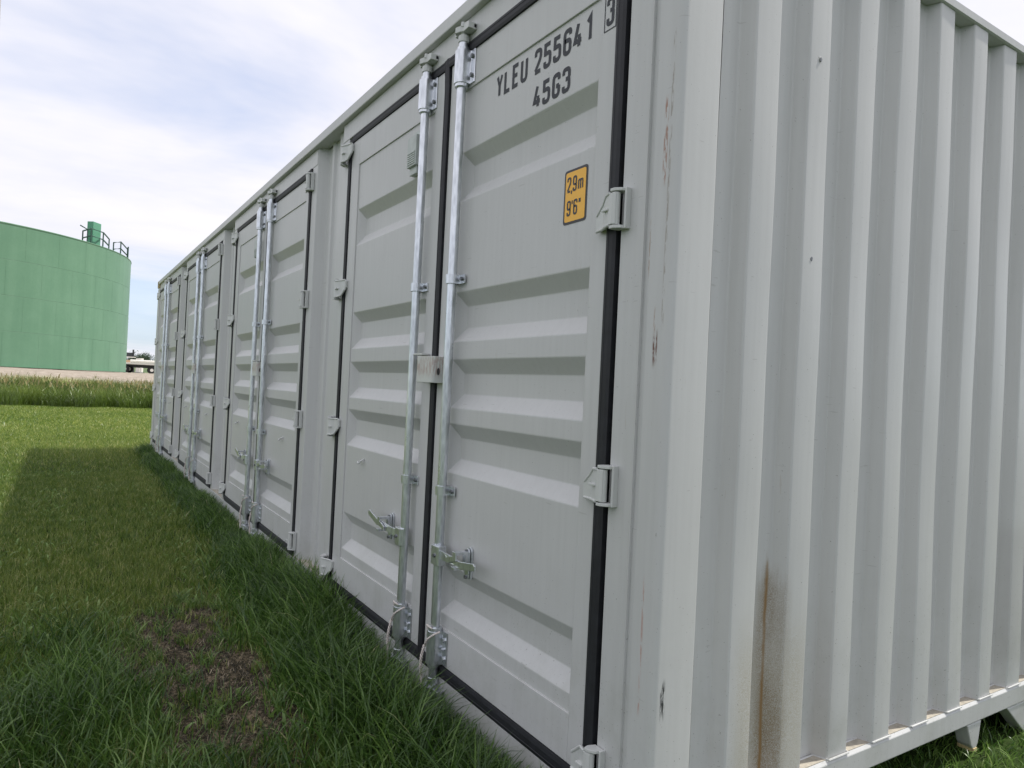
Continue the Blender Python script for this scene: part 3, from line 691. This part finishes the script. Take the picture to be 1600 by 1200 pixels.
m = MB(); glyph(m, '3', bx0+0.0075, 2.436, 0.036, 0.088, 0.0125, Y_D-0.0009); m.build('check_digit', M_PRINT, R0, fix=False); m = MB()
for q in ([(bx0, bz0), (bx1, bz0)], [(bx0, bz1), (bx1, bz1)]): ribbon(m, q, t_, Y_D-0.0009)
for q in ([(bx0, bz0-t_/2), (bx0, bz1+t_/2)], [(bx1, bz0-t_/2), (bx1, bz1+t_/2)]): ribbon(m, q, t_, Y_D-0.0011)
m.build('check_digit_frame', M_PRINT, R0, fix=False)
for i, ch in enumerate('45G3'): m = MB(); glyph(m, ch, -0.732+i*0.0562+a0, 2.308, 0.0455, 0.085, 0.0148, YT); m.build('letter' if ch.isalpha() else 'digit', M_PRINT, R0, fix=False)
# yellow height sticker
sx0, sx1, sz0, sz1 = -0.521+a0, -0.402+a0, 1.868, 2.043
def rrect(x0, x1, z0, z1, r): return rr([(x0, z0), (x1, z0), (x1, z1), (x0, z1)], r, True)
m = MB(); m.prism(rrect(sx0, sx1, sz0, sz1, 0.012), PF-0.0012, PF-0.0002, 'y'); st = m.build('height_sticker', M_BLK, R0)
m = MB(); b = 0.0080; m.prism(rrect(sx0+b, sx1-b, sz0+b, sz1-b, 0.008), PF-0.0018, PF-0.0012, 'y'); m.build('sticker_face', M_YEL, R0)
y = PF-0.0024; X0 = sx0+0.0155
for ch, dx_, zb_, w_, t_ in (('2', 0, 1.970, .021, .0068), (',', .019, 1.970, .012, .006), ('9', .0295, 1.970, .021, .0068), ('m', .059, 1.970, .021, .006),
                        ('9', .003, 1.894, .021, .0068), ("'", .0245, 1.894, .012, .006), ('6', .037, 1.894, .021, .0068), ('"', .062, 1.894, .014, .0055)):
    m = MB(); glyph(m, ch, X0+dx_, zb_, w_, 0.050, t_, y); m.build('sticker_character', M_BLK, R0, fix=False)

# ------------------------------------------------------------------ stand-in post for an unidentified pale strip at the left picture edge
def ray(U, V): return cf+r2*((U-800)/F_PX)-u2*((V-600)/F_PX)
q = ray(3.0, 60); hd = Vector((q.x, q.y, 0)).normalized(); side = Vector((-hd.y, hd.x, 0))
edge = Vector((CAM[0], CAM[1], 0))+hd*2.3
sgn = 1 if side.dot(r2) > 0 else -1
c = edge-side*sgn*0.056
pm = empty('standin_post', (c.x, c.y, GZ), 'pale grey post standing in for an unidentified strip along the upper left edge of the picture', 'post')
ang = math.atan2(hd.y, hd.x); pm.rotation_euler = (0, 0, ang)
MB().box(-0.05, 0.05, -0.05, 0.05, 0.0, 3.3).build('upright', M_PAINT, pm, 0.008, 3)
MB().box(-0.09, 0.09, -0.09, 0.09, 0.0, 0.012).build('base_plate', M_PAINT, pm, 0.002)

# ------------------------------------------------------------------ storage tank
TD, TR, TAZ = 72.9, 15.15, math.radians(-8.23)
tcx, tcy = CAM[0]-TD*math.cos(TAZ), CAM[1]+TD*math.sin(TAZ)
TZ = 1.25; TH = 9.72
def tank_mat():
    t = NT('green_tank_paint'); X, Y, Z = t.xyz()
    a = t.noise(0.35, 5, 0.6); st = t.noise(1.4, 5, 0.6, (1, 1, 0.06)); b = t.noise(6, 4, 0.6)
    v = t.math('ADD', t.math('MULTIPLY', a, 0.45), t.math('ADD', t.math('MULTIPLY', st, 0.4), t.math('MULTIPLY', b, 0.15)))
    t.base(t.ramp(v, [(0.34, (0.100, 0.222, 0.135)), (0.5, (0.120, 0.252, 0.155)), (0.66, (0.146, 0.285, 0.182))]))
    t.set(Roughness=0.5); return t.m
M_TANK = tank_mat(); M_TRAIL = simple('dark_green_railing', (0.03, 0.08, 0.06), 0.5); M_CAB = simple('green_hatch_paint', (0.10, 0.30, 0.19), 0.5)
TK = empty('storage_tank', (tcx, tcy, TZ), 'large round green steel storage tank with handrails on its rim', 'tank')
NSEG = 192
ch = TH/4
for k in range(4):
    z0, z1 = k*ch, (k+1)*ch; R = TR-0.007*k
    V = []; F_ = []
    for i in range(NSEG):
        a = 2*PI*i/NSEG
        for (rr_, z) in ((R, z0), (R, z1-0.02), (R-0.007, z1-0.012)): V.append((rr_*math.cos(a), rr_*math.sin(a), z))
    for i in range(NSEG):
        j = (i+1) % NSEG
        for q in range(2): F_.append((i*3+q, j*3+q, j*3+q+1, i*3+q+1))
    m = MB(); m.add(V, F_); o = m.build('shell_course', M_TANK, TK, fix=False, smooth=True)
    m = MB()                      # staggered vertical welds
    for i in range(40):
        a = 2*PI*(i+0.5*(k % 2))/40; m.box(-0.02, 0.02, 0, 0.01, z0+0.02, z1-0.04) if False else None
        ca, sa = math.cos(a), math.sin(a); p = Vector((ca*(R+0.004), sa*(R+0.004), 0)); tt_ = Vector((-sa, ca, 0))*0.015; nn = Vector((ca, sa, 0))*0.003
        V = [p-tt_, p+tt_, p+nn]; m.add([(v.x, v.y, z0+0.02) for v in V]+[(v.x, v.y, z1-0.04) for v in V], [(0, 2, 5, 3), (2, 1, 4, 5)])
    m.build('weld_seam', M_TANK, o)['kind'] = 'stuff'
V = [(0, 0, TH+0.5)]+[((TR-0.25)*math.cos(2*PI*i/NSEG), (TR-0.25)*math.sin(2*PI*i/NSEG), TH-0.1) for i in range(NSEG)]
m = MB(); m.add(V, [(0, 1+i, 1+(i+1) % NSEG) for i in range(NSEG)]); m.build('tank_roof', M_TANK, TK)
ring = [((TR-0.03)*math.cos(2*PI*i/NSEG), (TR-0.03)*math.sin(2*PI*i/NSEG), TH-0.02) for i in range(NSEG+1)]
MB().tube(ring, 0.05, 6, False).build('rim_angle', M_TANK, TK)
ring = [((TR+0.14), 0.0)]
m = MB(); Vb = []
for i in range(NSEG):
    a = 2*PI*i/NSEG
    for R in (TR-0.05, TR+0.25): Vb.append((R*math.cos(a), R*math.sin(a), 0.02))
m.add(Vb, [(2*i, 2*i+1, 2*((i+1) % NSEG)+1, 2*((i+1) % NSEG)) for i in range(NSEG)]); m.build('base_ring', M_TANK, TK)
def tank_pt(azdeg, back=0.0):
    az = math.radians(azdeg); d = Vector((-math.cos(az), math.sin(az))); o = Vector((CAM[0]-tcx, CAM[1]-tcy))
    b_ = o.dot(d); disc = b_*b_-(o.dot(o)-TR*TR)
    t = -b_-math.sqrt(max(0, disc)); p = o+d*(t+back); return p
def rail(azs, zs_top, back):
    m = MB(); P = [tank_pt(a, bk) for a, bk in zip(azs, back)]
    for p in P: m.tube([(p.x, p.y, TH-0.15), (p.x, p.y, TH+zs_top)], 0.055, 6)
    for h in (zs_top, zs_top*0.52): m.tube([(p.x, p.y, TH+h) for p in P], 0.055, 6)
    return m
rail([0.72, 1.22, 1.95, 2.32], 1.15, [2.6, 0.3, 0.3, 2.4]).build('handrail', M_TRAIL, TK)
rail([2.60, 3.05, 3.48, 3.52], 1.15, [3.2, 1.2, 3.0, 1.5]).build('handrail', M_TRAIL, TK)
p0_, p1_ = tank_pt(1.32, 1.2), tank_pt(1.80, 1.2)
m = MB(); d = (p1_-p0_); nn = Vector((-d.y, d.x)).normalized()*0.5
V = [p0_, p1_, p1_+nn, p0_+nn]; m.add([(v.x, v.y, TH-0.2) for v in V]+[(v.x, v.y, TH+1.9) for v in V], [(0, 1, 2, 3), (7, 6, 5, 4), (0, 4, 5, 1), (1, 5, 6, 2), (2, 6, 7, 3), (3, 7, 4, 0)])
m.build('hatch_housing', M_CAB, TK, 0.02)
p = tank_pt(1.0, 1.0); MB().tube([(p.x, p.y, TH), (p.x, p.y, TH+1.1), (p.x+0.3, p.y-0.5, TH+1.3)], 0.05, 6).build('vent_pipe', M_TRAIL, TK)

# ------------------------------------------------------------------ yard behind the tank
def at(azdeg, dist, z): az = math.radians(azdeg); return (CAM[0]-dist*math.cos(az), CAM[1]+dist*math.sin(az), z)
M_WHITE = simple('white_deck_paint', (0.78, 0.76, 0.70), 0.5); M_DARKM = simple('dark_chassis', (0.04, 0.045, 0.05), 0.6); M_TYRE = simple('tyre_rubber', (0.02, 0.02, 0.02), 0.8)
M_TAN = simple('tan_load', (0.55, 0.38, 0.24), 0.7)
def trailer(loc, ln, rot, label, load):
    t = empty('flatbed_trailer', loc, label, 'trailer', 'flatbed trailers parked in the yard'); t.rotation_euler = (0, 0, rot)
    MB().box(-ln/2, ln/2, -1.2, 1.2, 1.05, 1.25).build('deck', M_WHITE, t, 0.02)
    MB().box(-ln/2+0.3, ln/2-0.3, -0.5, -0.3, 0.75, 1.05).build('chassis_beam', M_DARKM, t); MB().box(-ln/2+0.3, ln/2-0.3, 0.3, 0.5, 0.75, 1.05).build('chassis_beam', M_DARKM, t)
    for xx in (-ln/2+1.0, -ln/2+2.2, ln/2-1.6):
        for yy in (-1.15, 0.9):
            m = MB(); m.tube([(xx, yy, 0.48), (xx, yy+0.25, 0.48)], 0.48, 18); w = m.build('wheel', M_TYRE, t)
            m = MB(); m.tube([(xx, yy-0.01, 0.48), (xx, yy+0.26, 0.48)], 0.22, 12); m.build('rim', M_WHITE, w)
    m = MB(); m.box(ln/2-3.0, ln/2-2.9, -0.9, -0.7, 0.0, 0.8).box(ln/2-3.15, ln/2-2.75, -1.0, -0.6, 0.0, 0.05); m.build('landing_leg', M_WHITE, t)
    if load == 1:
        for k in range(5): MB().tube([(-1.5, -0.8+k*0.4, 1.45), (4.0, -0.8+k*0.4, 1.45)], 0.19, 10).build('pipe', M_WHITE, t)
    if load == 2: MB().box(-2.2, 1.2, -0.9, 0.9, 1.25, 1.75).build('crate_load', M_TAN, t, 0.02)
    return t
yz = 1.2-0.02
trailer(at(5.0, 98, yz), 8.5, math.radians(72), 'white deck flatbed trailer nearest the container edge, pipes on it', 1)
trailer(at(3.9, 112, yz), 9.0, math.radians(88), 'white deck flatbed trailer right beside the green tank with tan load', 2)
rg = empty('service_rig', at(3.92, 125, yz), 'dark frame machine with white platforms rising beside the tank edge', 'machine')
m = MB()
for xx in (-.7, .7):
    for yy in (-.7, .7): m.tube([(xx, yy, 0), (xx*0.8, yy*0.8, 3.6)], 0.08, 6)
for z in (1.2, 2.4): m.tube([(-.7, -.7, z), (.7, .7, z+.8)], 0.06, 6); m.tube([(-.7, .7, z), (.7, -.7, z+.8)], 0.06, 6)
m.build('mast_frame', M_DARKM, rg)
for z in (1.5, 2.35): MB().box(-.9, .9, -.9, .9, z, z+0.12).build('platform', M_WHITE, rg)
MB().box(-0.6, 0.5, -0.6, 0.7, 2.5, 3.1).build('engine_housing', M_DARKM, rg, 0.05)
bn = empty('storage_bin', at(4.62, 130, yz), 'small beige bin with rounded top standing behind the flatbed trailer', 'bin')
m = MB(); m.tube([(0, 0, 0), (0, 0, 2.0), (0, 0, 2.25), (0, 0, 2.4)], 0.55, 14); m.build('bin_body', M_WHITE, bn)
MB().box(-0.7, 0.7, -0.7, 0.7, 0.0, 0.1).build('bin_base', M_DARKM, bn)
# low field rise
xs2 = np.linspace(-420, -165, 14); ys2 = np.linspace(-500, 300, 30)
tf = NT('field_green'); tf.base(tf.ramp(tf.noise(0.03, 5, .6), [(0.35, (0.055, 0.10, 0.03)), (0.65, (0.11, 0.15, 0.05))])); tf.set(Roughness=.95)
g2 = grid_mesh('field_rise', xs2, ys2, lambda X, Y: 0.3+4.2*sstep(-X, 170, 320)+0.5*gnoise(X, Y, 0.02), tf.m); g2['kind'] = 'structure'
# trees
def leaf_mat(name, c1, c2):
    t = NT(name); n = t.noise(0.7, 4, 0.6); t.base(t.ramp(n, [(0.35, c1), (0.65, c2)])); t.set(Roughness=0.7); return t.m
M_LEAF = leaf_mat('tree_leaves', (0.030, 0.060, 0.030), (0.060, 0.100, 0.045)); M_BARK = simple('bark', (0.10, 0.08, 0.06), 0.9)
def tree(azd, dist, base, h, wd, label):
    p = at(azd, dist, base); t = empty('tree', p, label, 'tree', 'trees on the horizon')
    m = MB(); m.tube([(0, 0, 0), (0.1, 0, h*0.3), (0, 0.1, h*0.7)], h*0.035, 8, True, h*0.012)
    for k in range(5):
        a = k*1.3; m.tube([(0, 0, h*(0.25+0.07*k)), (math.cos(a)*wd*0.3, math.sin(a)*wd*0.3, h*(0.5+0.07*k))], h*0.012, 5, True, h*0.004)
    m.build('trunk', M_BARK, t)
    cl = [(rng.normal(0, wd*0.22), rng.normal(0, wd*0.22), h*(0.30+0.5*rng.random()), wd*(0.17+0.12*rng.random())) for _ in range(16)]
    V = []; n = 1500
    for k in range(n):
        c = cl[rng.integers(len(cl))]; d = rng.normal(size=3); d /= np.linalg.norm(d); rad = c[3]*(0.6+0.5*rng.random())
        q = np.array(c[:3])+d*rad*np.array([1, 1, 0.85]); q[2] = max(q[2], h*0.12)
        a = rng.normal(size=3); a /= np.linalg.norm(a); b_ = np.cross(a, d); s = h*0.05
        V += [q-a*s, q+a*s, q+b_*s]
    m = MB(); m.add(V, [(3*i, 3*i+1, 3*i+2) for i in range(n)]); m.build('crown', M_LEAF, t, fix=False)
tree(4.05, 300, 4.0, 3.0, 4.0, 'small dark tree on the horizon nearest the tank')
tree(4.42, 310, 4.2, 3.8, 5.5, 'rounded tree at the left of the horizon clump')
tree(4.72, 305, 4.0, 5.0, 7.5, 'tallest rounded tree in the horizon clump')
tree(4.98, 312, 4.2, 4.4, 6.0, 'tree at the right of the horizon clump')
tree(5.35, 280, 3.5, 2.2, 4.5, 'low tree on the horizon just beside the container edge')
tree(5.8, 290, 2.6, 3.6, 5.0, 'tree on the horizon hidden beyond the container corner') if False else None

# ------------------------------------------------------------------ grass
def grass_mat(name, stops, trans=0.35, rough=0.5):
    t = NT(name); at_ = t.n('ShaderNodeAttribute'); at_.attribute_name = 'tint'
    col = t.ramp(at_.outputs['Fac'], stops); t.base(col); t.set(Roughness=rough*0.7); t.b.inputs['Specular IOR Level'].default_value = 0.6
    tr = t.n('ShaderNodeBsdfTranslucent'); t.ln(col, tr.inputs[0]); mxs = t.n('ShaderNodeMixShader'); mxs.inputs[0].default_value = trans
    t.ln(t.b.outputs[0], mxs.inputs[1]); t.ln(tr.outputs[0], mxs.inputs[2]); t.ln(mxs.outputs[0], t.o.inputs[0]); return t.m
def blades(name, x, y, h, w, lean, mat, tint, seg=2, curve=1.0, z=None):
    n = len(x); z = ground_z(x, y) if z is None else z
    a = rng.random(n)*2*PI; f = rng.random(n)*2*PI          # lean dir, facing
    dx, dy = np.cos(a), np.sin(a); wx, wy = np.cos(f), np.sin(f)
    V = []; nv = 2*seg+1
    for k in range(seg+1):
        t = k/seg; off = h*lean*(t**(1+curve)); up = h*np.sqrt(np.maximum(0.05, 1-(lean*t)**2*0.8))*t
        ww = w*(1-t*0.75)/2 if seg > 1 else w*(1-t)/2
        cx_, cy_, cz_ = x+dx*off, y+dy*off, z+up-0.01*(k == 0)
        if k < seg: V.append(np.stack([cx_-wx*ww, cy_-wy*ww, cz_], -1)); V.append(np.stack([cx_+wx*ww, cy_+wy*ww, cz_], -1))
        else: V.append(np.stack([cx_, cy_, cz_], -1))
    V = np.stack(V, 1).reshape(-1, 3).astype(np.float32)
    b0 = (np.arange(n)*nv)[:, None]
    quads = np.concatenate([b0+np.array([[2*k, 2*k+1, 2*k+3, 2*k+2]]) for k in range(seg-1)], 0) if seg > 1 else np.zeros((0, 4), int)
    tri = b0+np.array([[2*seg-2, 2*seg-1, 2*seg]])
    loops = np.concatenate([quads.ravel(), tri.ravel()]).astype(np.int32)
    starts = np.concatenate([np.arange(len(quads))*4, len(quads)*4+np.arange(n)*3]).astype(np.int32)
    me = bpy.data.meshes.new(name); me.vertices.add(len(V)); me.vertices.foreach_set('co', V.ravel())
    me.loops.add(len(loops)); me.loops.foreach_set('vertex_index', loops); me.polygons.add(len(starts)); me.polygons.foreach_set('loop_start', starts)
    me.update(); at_ = me.attributes.new('tint', 'FLOAT', 'POINT'); at_.data.foreach_set('value', np.repeat(tint, nv).astype(np.float32))
    me.materials.append(mat); me.polygons.foreach_set('use_smooth', np.ones(len(starts), bool))
    o = bpy.data.objects.new(name, me); COL.objects.link(o); o['kind'] = 'stuff'; return o
G_LAWN = grass_mat('lawn_blades', [(0.0, (0.042, 0.088, 0.014)), (0.35, (0.130, 0.215, 0.034)), (0.75, (0.300, 0.350, 0.085)), (1.0, (0.52, 0.50, 0.22))])
G_LONG = grass_mat('long_blades', [(0.0, (0.016, 0.048, 0.009)), (0.4, (0.076, 0.158, 0.028)), (0.8, (0.235, 0.370, 0.090)), (1.0, (0.48, 0.47, 0.24))])
G_TALL = grass_mat('ditch_blades', [(0.0, (0.030, 0.050, 0.010)), (0.45, (0.115, 0.185, 0.028)), (0.75, (0.25, 0.32, 0.065)), (1.0, (0.38, 0.30, 0.15))])
G_STRAW = grass_mat('straw', [(0.0, (0.025, 0.023, 0.016)), (0.5, (0.12, 0.10, 0.065)), (0.85, (0.34, 0.27, 0.18)), (1.0, (0.55, 0.46, 0.32))], 0.1, 0.8)
def inside(x, y): return (x < 0.0) & (x > -L) & (y > 0.03) & (y < WD)
def scatter(x0, x1, y0, y1, n): return rng.uniform(x0, x1, n), rng.uniform(y0, y1, n)
def lawn(name, x0, x1, y0, y1, dens, hh, ww, seg, keep=1.0):
    n = int((x1-x0)*(y1-y0)*dens); x, y = scatter(x0, x1, y0, y1, n)
    k = ~inside(x, y) & (rng.random(n) > patchmask(x, y)*0.97); clump = 0.5+0.5*gnoise(x*2.3, y*2.3, 1.5, 3)
    k &= rng.random(n) < 0.55+0.45*clump+0.2
    x, y = x[k], y[k]; n = len(x); cl = 0.5+0.5*gnoise(x*1.1, y*1.1, 1.0, 7)
    h = hh*(0.55+0.7*rng.random(n))*(0.75+0.5*cl); c2 = 0.5+0.5*gnoise(x*5.3, y*6.1, 2.3, 4); tint = np.clip(-0.05+0.28*cl+0.25*c2+0.38*rng.random(n)+(rng.random(n) < 0.16)*0.40, 0, 1)
    return blades(name, x, y, h, ww*(0.7+0.6*rng.random(n)), 0.25+0.6*rng.random(n), G_LAWN, tint, seg)
lawn('lawn_grass', -4.6, 1.2, -3.0, 0.03, 11000, 0.046, 0.0046, 2)
lawn('lawn_grass', -9.5, -4.6, -3.4, 0.03, 6000, 0.050, 0.0060, 2)
lawn('lawn_grass', -17, -9.5, -4.2, 3.0, 1700, 0.055, 0.011, 1)
lawn('lawn_grass', -29, -17, -7.5, 4.5, 900, 0.060, 0.020, 1)
lawn('lawn_grass', -29, -9.5, -14, -4.2, 250, 0.060, 0.020, 1)
# long uncut grass along the wall foot, in the near left corner and on the sunny side
def long_grass(x, y, h, wv=0.0065, tintbias=0.0, lean=(0.35, 0.95)):
    n = len(x); return blades('long_grass', x, y, h, wv*(0.6+0.8*rng.random(n)), lean[0]+(lean[1]-lean[0])*rng.random(n), G_LONG,
                              np.clip(-0.02+0.55*rng.random(n)**1.3+0.34*(0.5+0.5*gnoise(x*3.3, y*4.1, 1.7, 12))+tintbias+(rng.random(n) < 0.012)*0.5, 0, 1), 4, 0.8)
n = 60000; x = -12.3+13.6*rng.random(n)**0.62; y = 0.02-np.abs(rng.normal(0, 0.10, n))-0.02*rng.random(n)
near = sstep(x, -4.8, -2.2); y = np.where(rng.random(n) < near*0.85, 0.02-np.abs(rng.normal(0, 0.22, n)), y)
pk = patchmask(x, y); k = (rng.random(n) > pk) & (y > -0.75); x, y = x[k], y[k]
cl = 0.5+0.5*gnoise(x*2.6, y*3.1, 1.4, 1); edge_ = 1-0.45*sstep(x, -2.4, -1.4)*(1-sstep(-y, 0.05, 0.22))
h = (0.08+0.20*rng.random(len(x))**1.4)*(0.40+0.85*cl)*(0.75+0.60*sstep(x, -4.5, -2.5))*(1-0.55*sstep(-y, 0.30, 0.7))*edge_
long_grass(x, y, h, 0.0088)
n = 30000; x, y = scatter(-3.4, 0.6, -2.2, -0.80, n)
wgt = sstep(x, -3.3, -1.9)*sstep(-y, 0.85, 1.15)*(1-patchmask(x, y)); k = rng.random(n) < wgt; x, y = x[k], y[k]
cl = 0.5+0.5*gnoise(x*2.2, y*2.9, 1.8, 4); long_grass(x, y, (0.06+0.15*rng.random(len(x)))*(0.35+0.9*cl), 0.0062, 0.03)
n = 9000; x, y = scatter(-2.0, 1.2, -1.0, 0.0, n); k = (rng.random(n) > patchmask(x, y)); x, y = x[k], y[k]; long_grass(x, y, 0.05+0.12*rng.random(len(x)))
n = 34000; x, y = scatter(-0.35, 2.6, 0.2, 4.6, n); long_grass(x, y, (0.06+0.12*rng.random(n))*(0.45+0.55*sstep(x, 0.15, 0.7)), 0.006, 0.12)
n = 9000; x, y = scatter(-3.5, -0.3, 1.0, 4.5, n); long_grass(x, y, (0.05+0.08*rng.random(n)), 0.006, 0.0)
n = 20000; x, y = scatter(-8, 3, 2.44, 9, n); long_grass(x, y, (0.05+0.08*rng.random(n)), 0.009, 0.1)
# tufts inside the bare patch, straw litter, a few broad-leaved weeds
cx_ = rng.uniform(-3.4, -0.9, 60); cy_ = rng.uniform(-0.98, -0.40, 60); ii = rng.integers(0, 60, 2600)
long_grass(cx_[ii]+rng.normal(0, 0.032, 2600), cy_[ii]+rng.normal(0, 0.022, 2600), 0.02+0.06*rng.random(2600), 0.005, 0.12, (0.6, 1.0))
n = 12000; x, y = scatter(-3.9, -0.6, -1.05, -0.25, n); k = rng.random(n) < patchmask(x, y)
x, y = x[k], y[k]; n = len(x)
blades('straw_litter', x, y, 0.012+0.022*rng.random(n), 0.0022+0.002*rng.random(n), 0.97+0.02*rng.random(n), G_STRAW, rng.random(n), 2, 0.05, ground_z(x, y)+0.002)
n = 5200; x, y = scatter(-9.5, 0.0, -2.6, -0.2, n); k = (0.5+0.5*gnoise(x*1.7, y*2.0, 1.9, 9) > 0.6) & (rng.random(n) > patchmask(x, y)*0.8); x, y = x[k], y[k]; n = len(x)
blades('clover_leaves', x, y, 0.035+0.035*rng.random(n), 0.016+0.010*rng.random(n), 0.75+0.2*rng.random(n), G_LONG, np.clip(0.6+0.3*rng.random(n), 0, 1), 3, 0.6)
# tall wild grass along the ditch
def tall(x0, x1, n, hm, wv, tb, y0=-11, y1=9):
    x, y = scatter(x0, x1, y0, y1, n); cl = 0.5+0.5*gnoise(x*1.6, y*1.1, 1.3, 6)
    c2 = 0.5+0.5*gnoise(x*3.1, y*2.7, 1.9, 1); k = (x < -27.6+1.1*gnoise(x*0+1, y*1.9, 1.6, 3)+0.4*gnoise(y*5, y*3, 1.3, 5)); x, y, cl, c2 = x[k], y[k], cl[k], c2[k]; n = len(x)
    t = np.clip(-0.06+0.30*rng.random(n)+0.34*cl+0.26*c2+tb, 0, 1)
    o = blades('wild_grass', x, y, hm*(0.5+0.6*rng.random(n))*(0.55+0.45*cl+0.32*c2), wv*(0.6+0.8*rng.random(n)), 0.15+0.6*rng.random(n), G_TALL, t, 3, 1.0)
    return o
tall(-28.8, -27.0, 20000, 0.60, 0.020, -0.06); tall(-31.5, -28.4, 24000, 0.80, 0.022, 0.08); tall(-35.5, -31.5, 30000, 0.94, 0.024, -0.12)
n = 900; x, y = scatter(-34.5, -28.6, -11, 9, n)
blades('seed_heads', x, y, 0.85+0.30*rng.random(n), 0.012+0.008*rng.random(n), 0.15+0.3*rng.random(n), G_TALL, np.clip(0.86+0.14*rng.random(n), 0, 1), 3)
n = 900; x, y = scatter(-34.5, -29, -11, 9, n)
blades('seed_heads', x, y, 0.14+0.06*rng.random(n), 0.05+0.02*rng.random(n), 0.3+0.3*rng.random(n), G_TALL, np.clip(0.88+0.12*rng.random(n), 0, 1), 2, 1.0, ground_z(x, y)+0.62+0.28*rng.random(n))
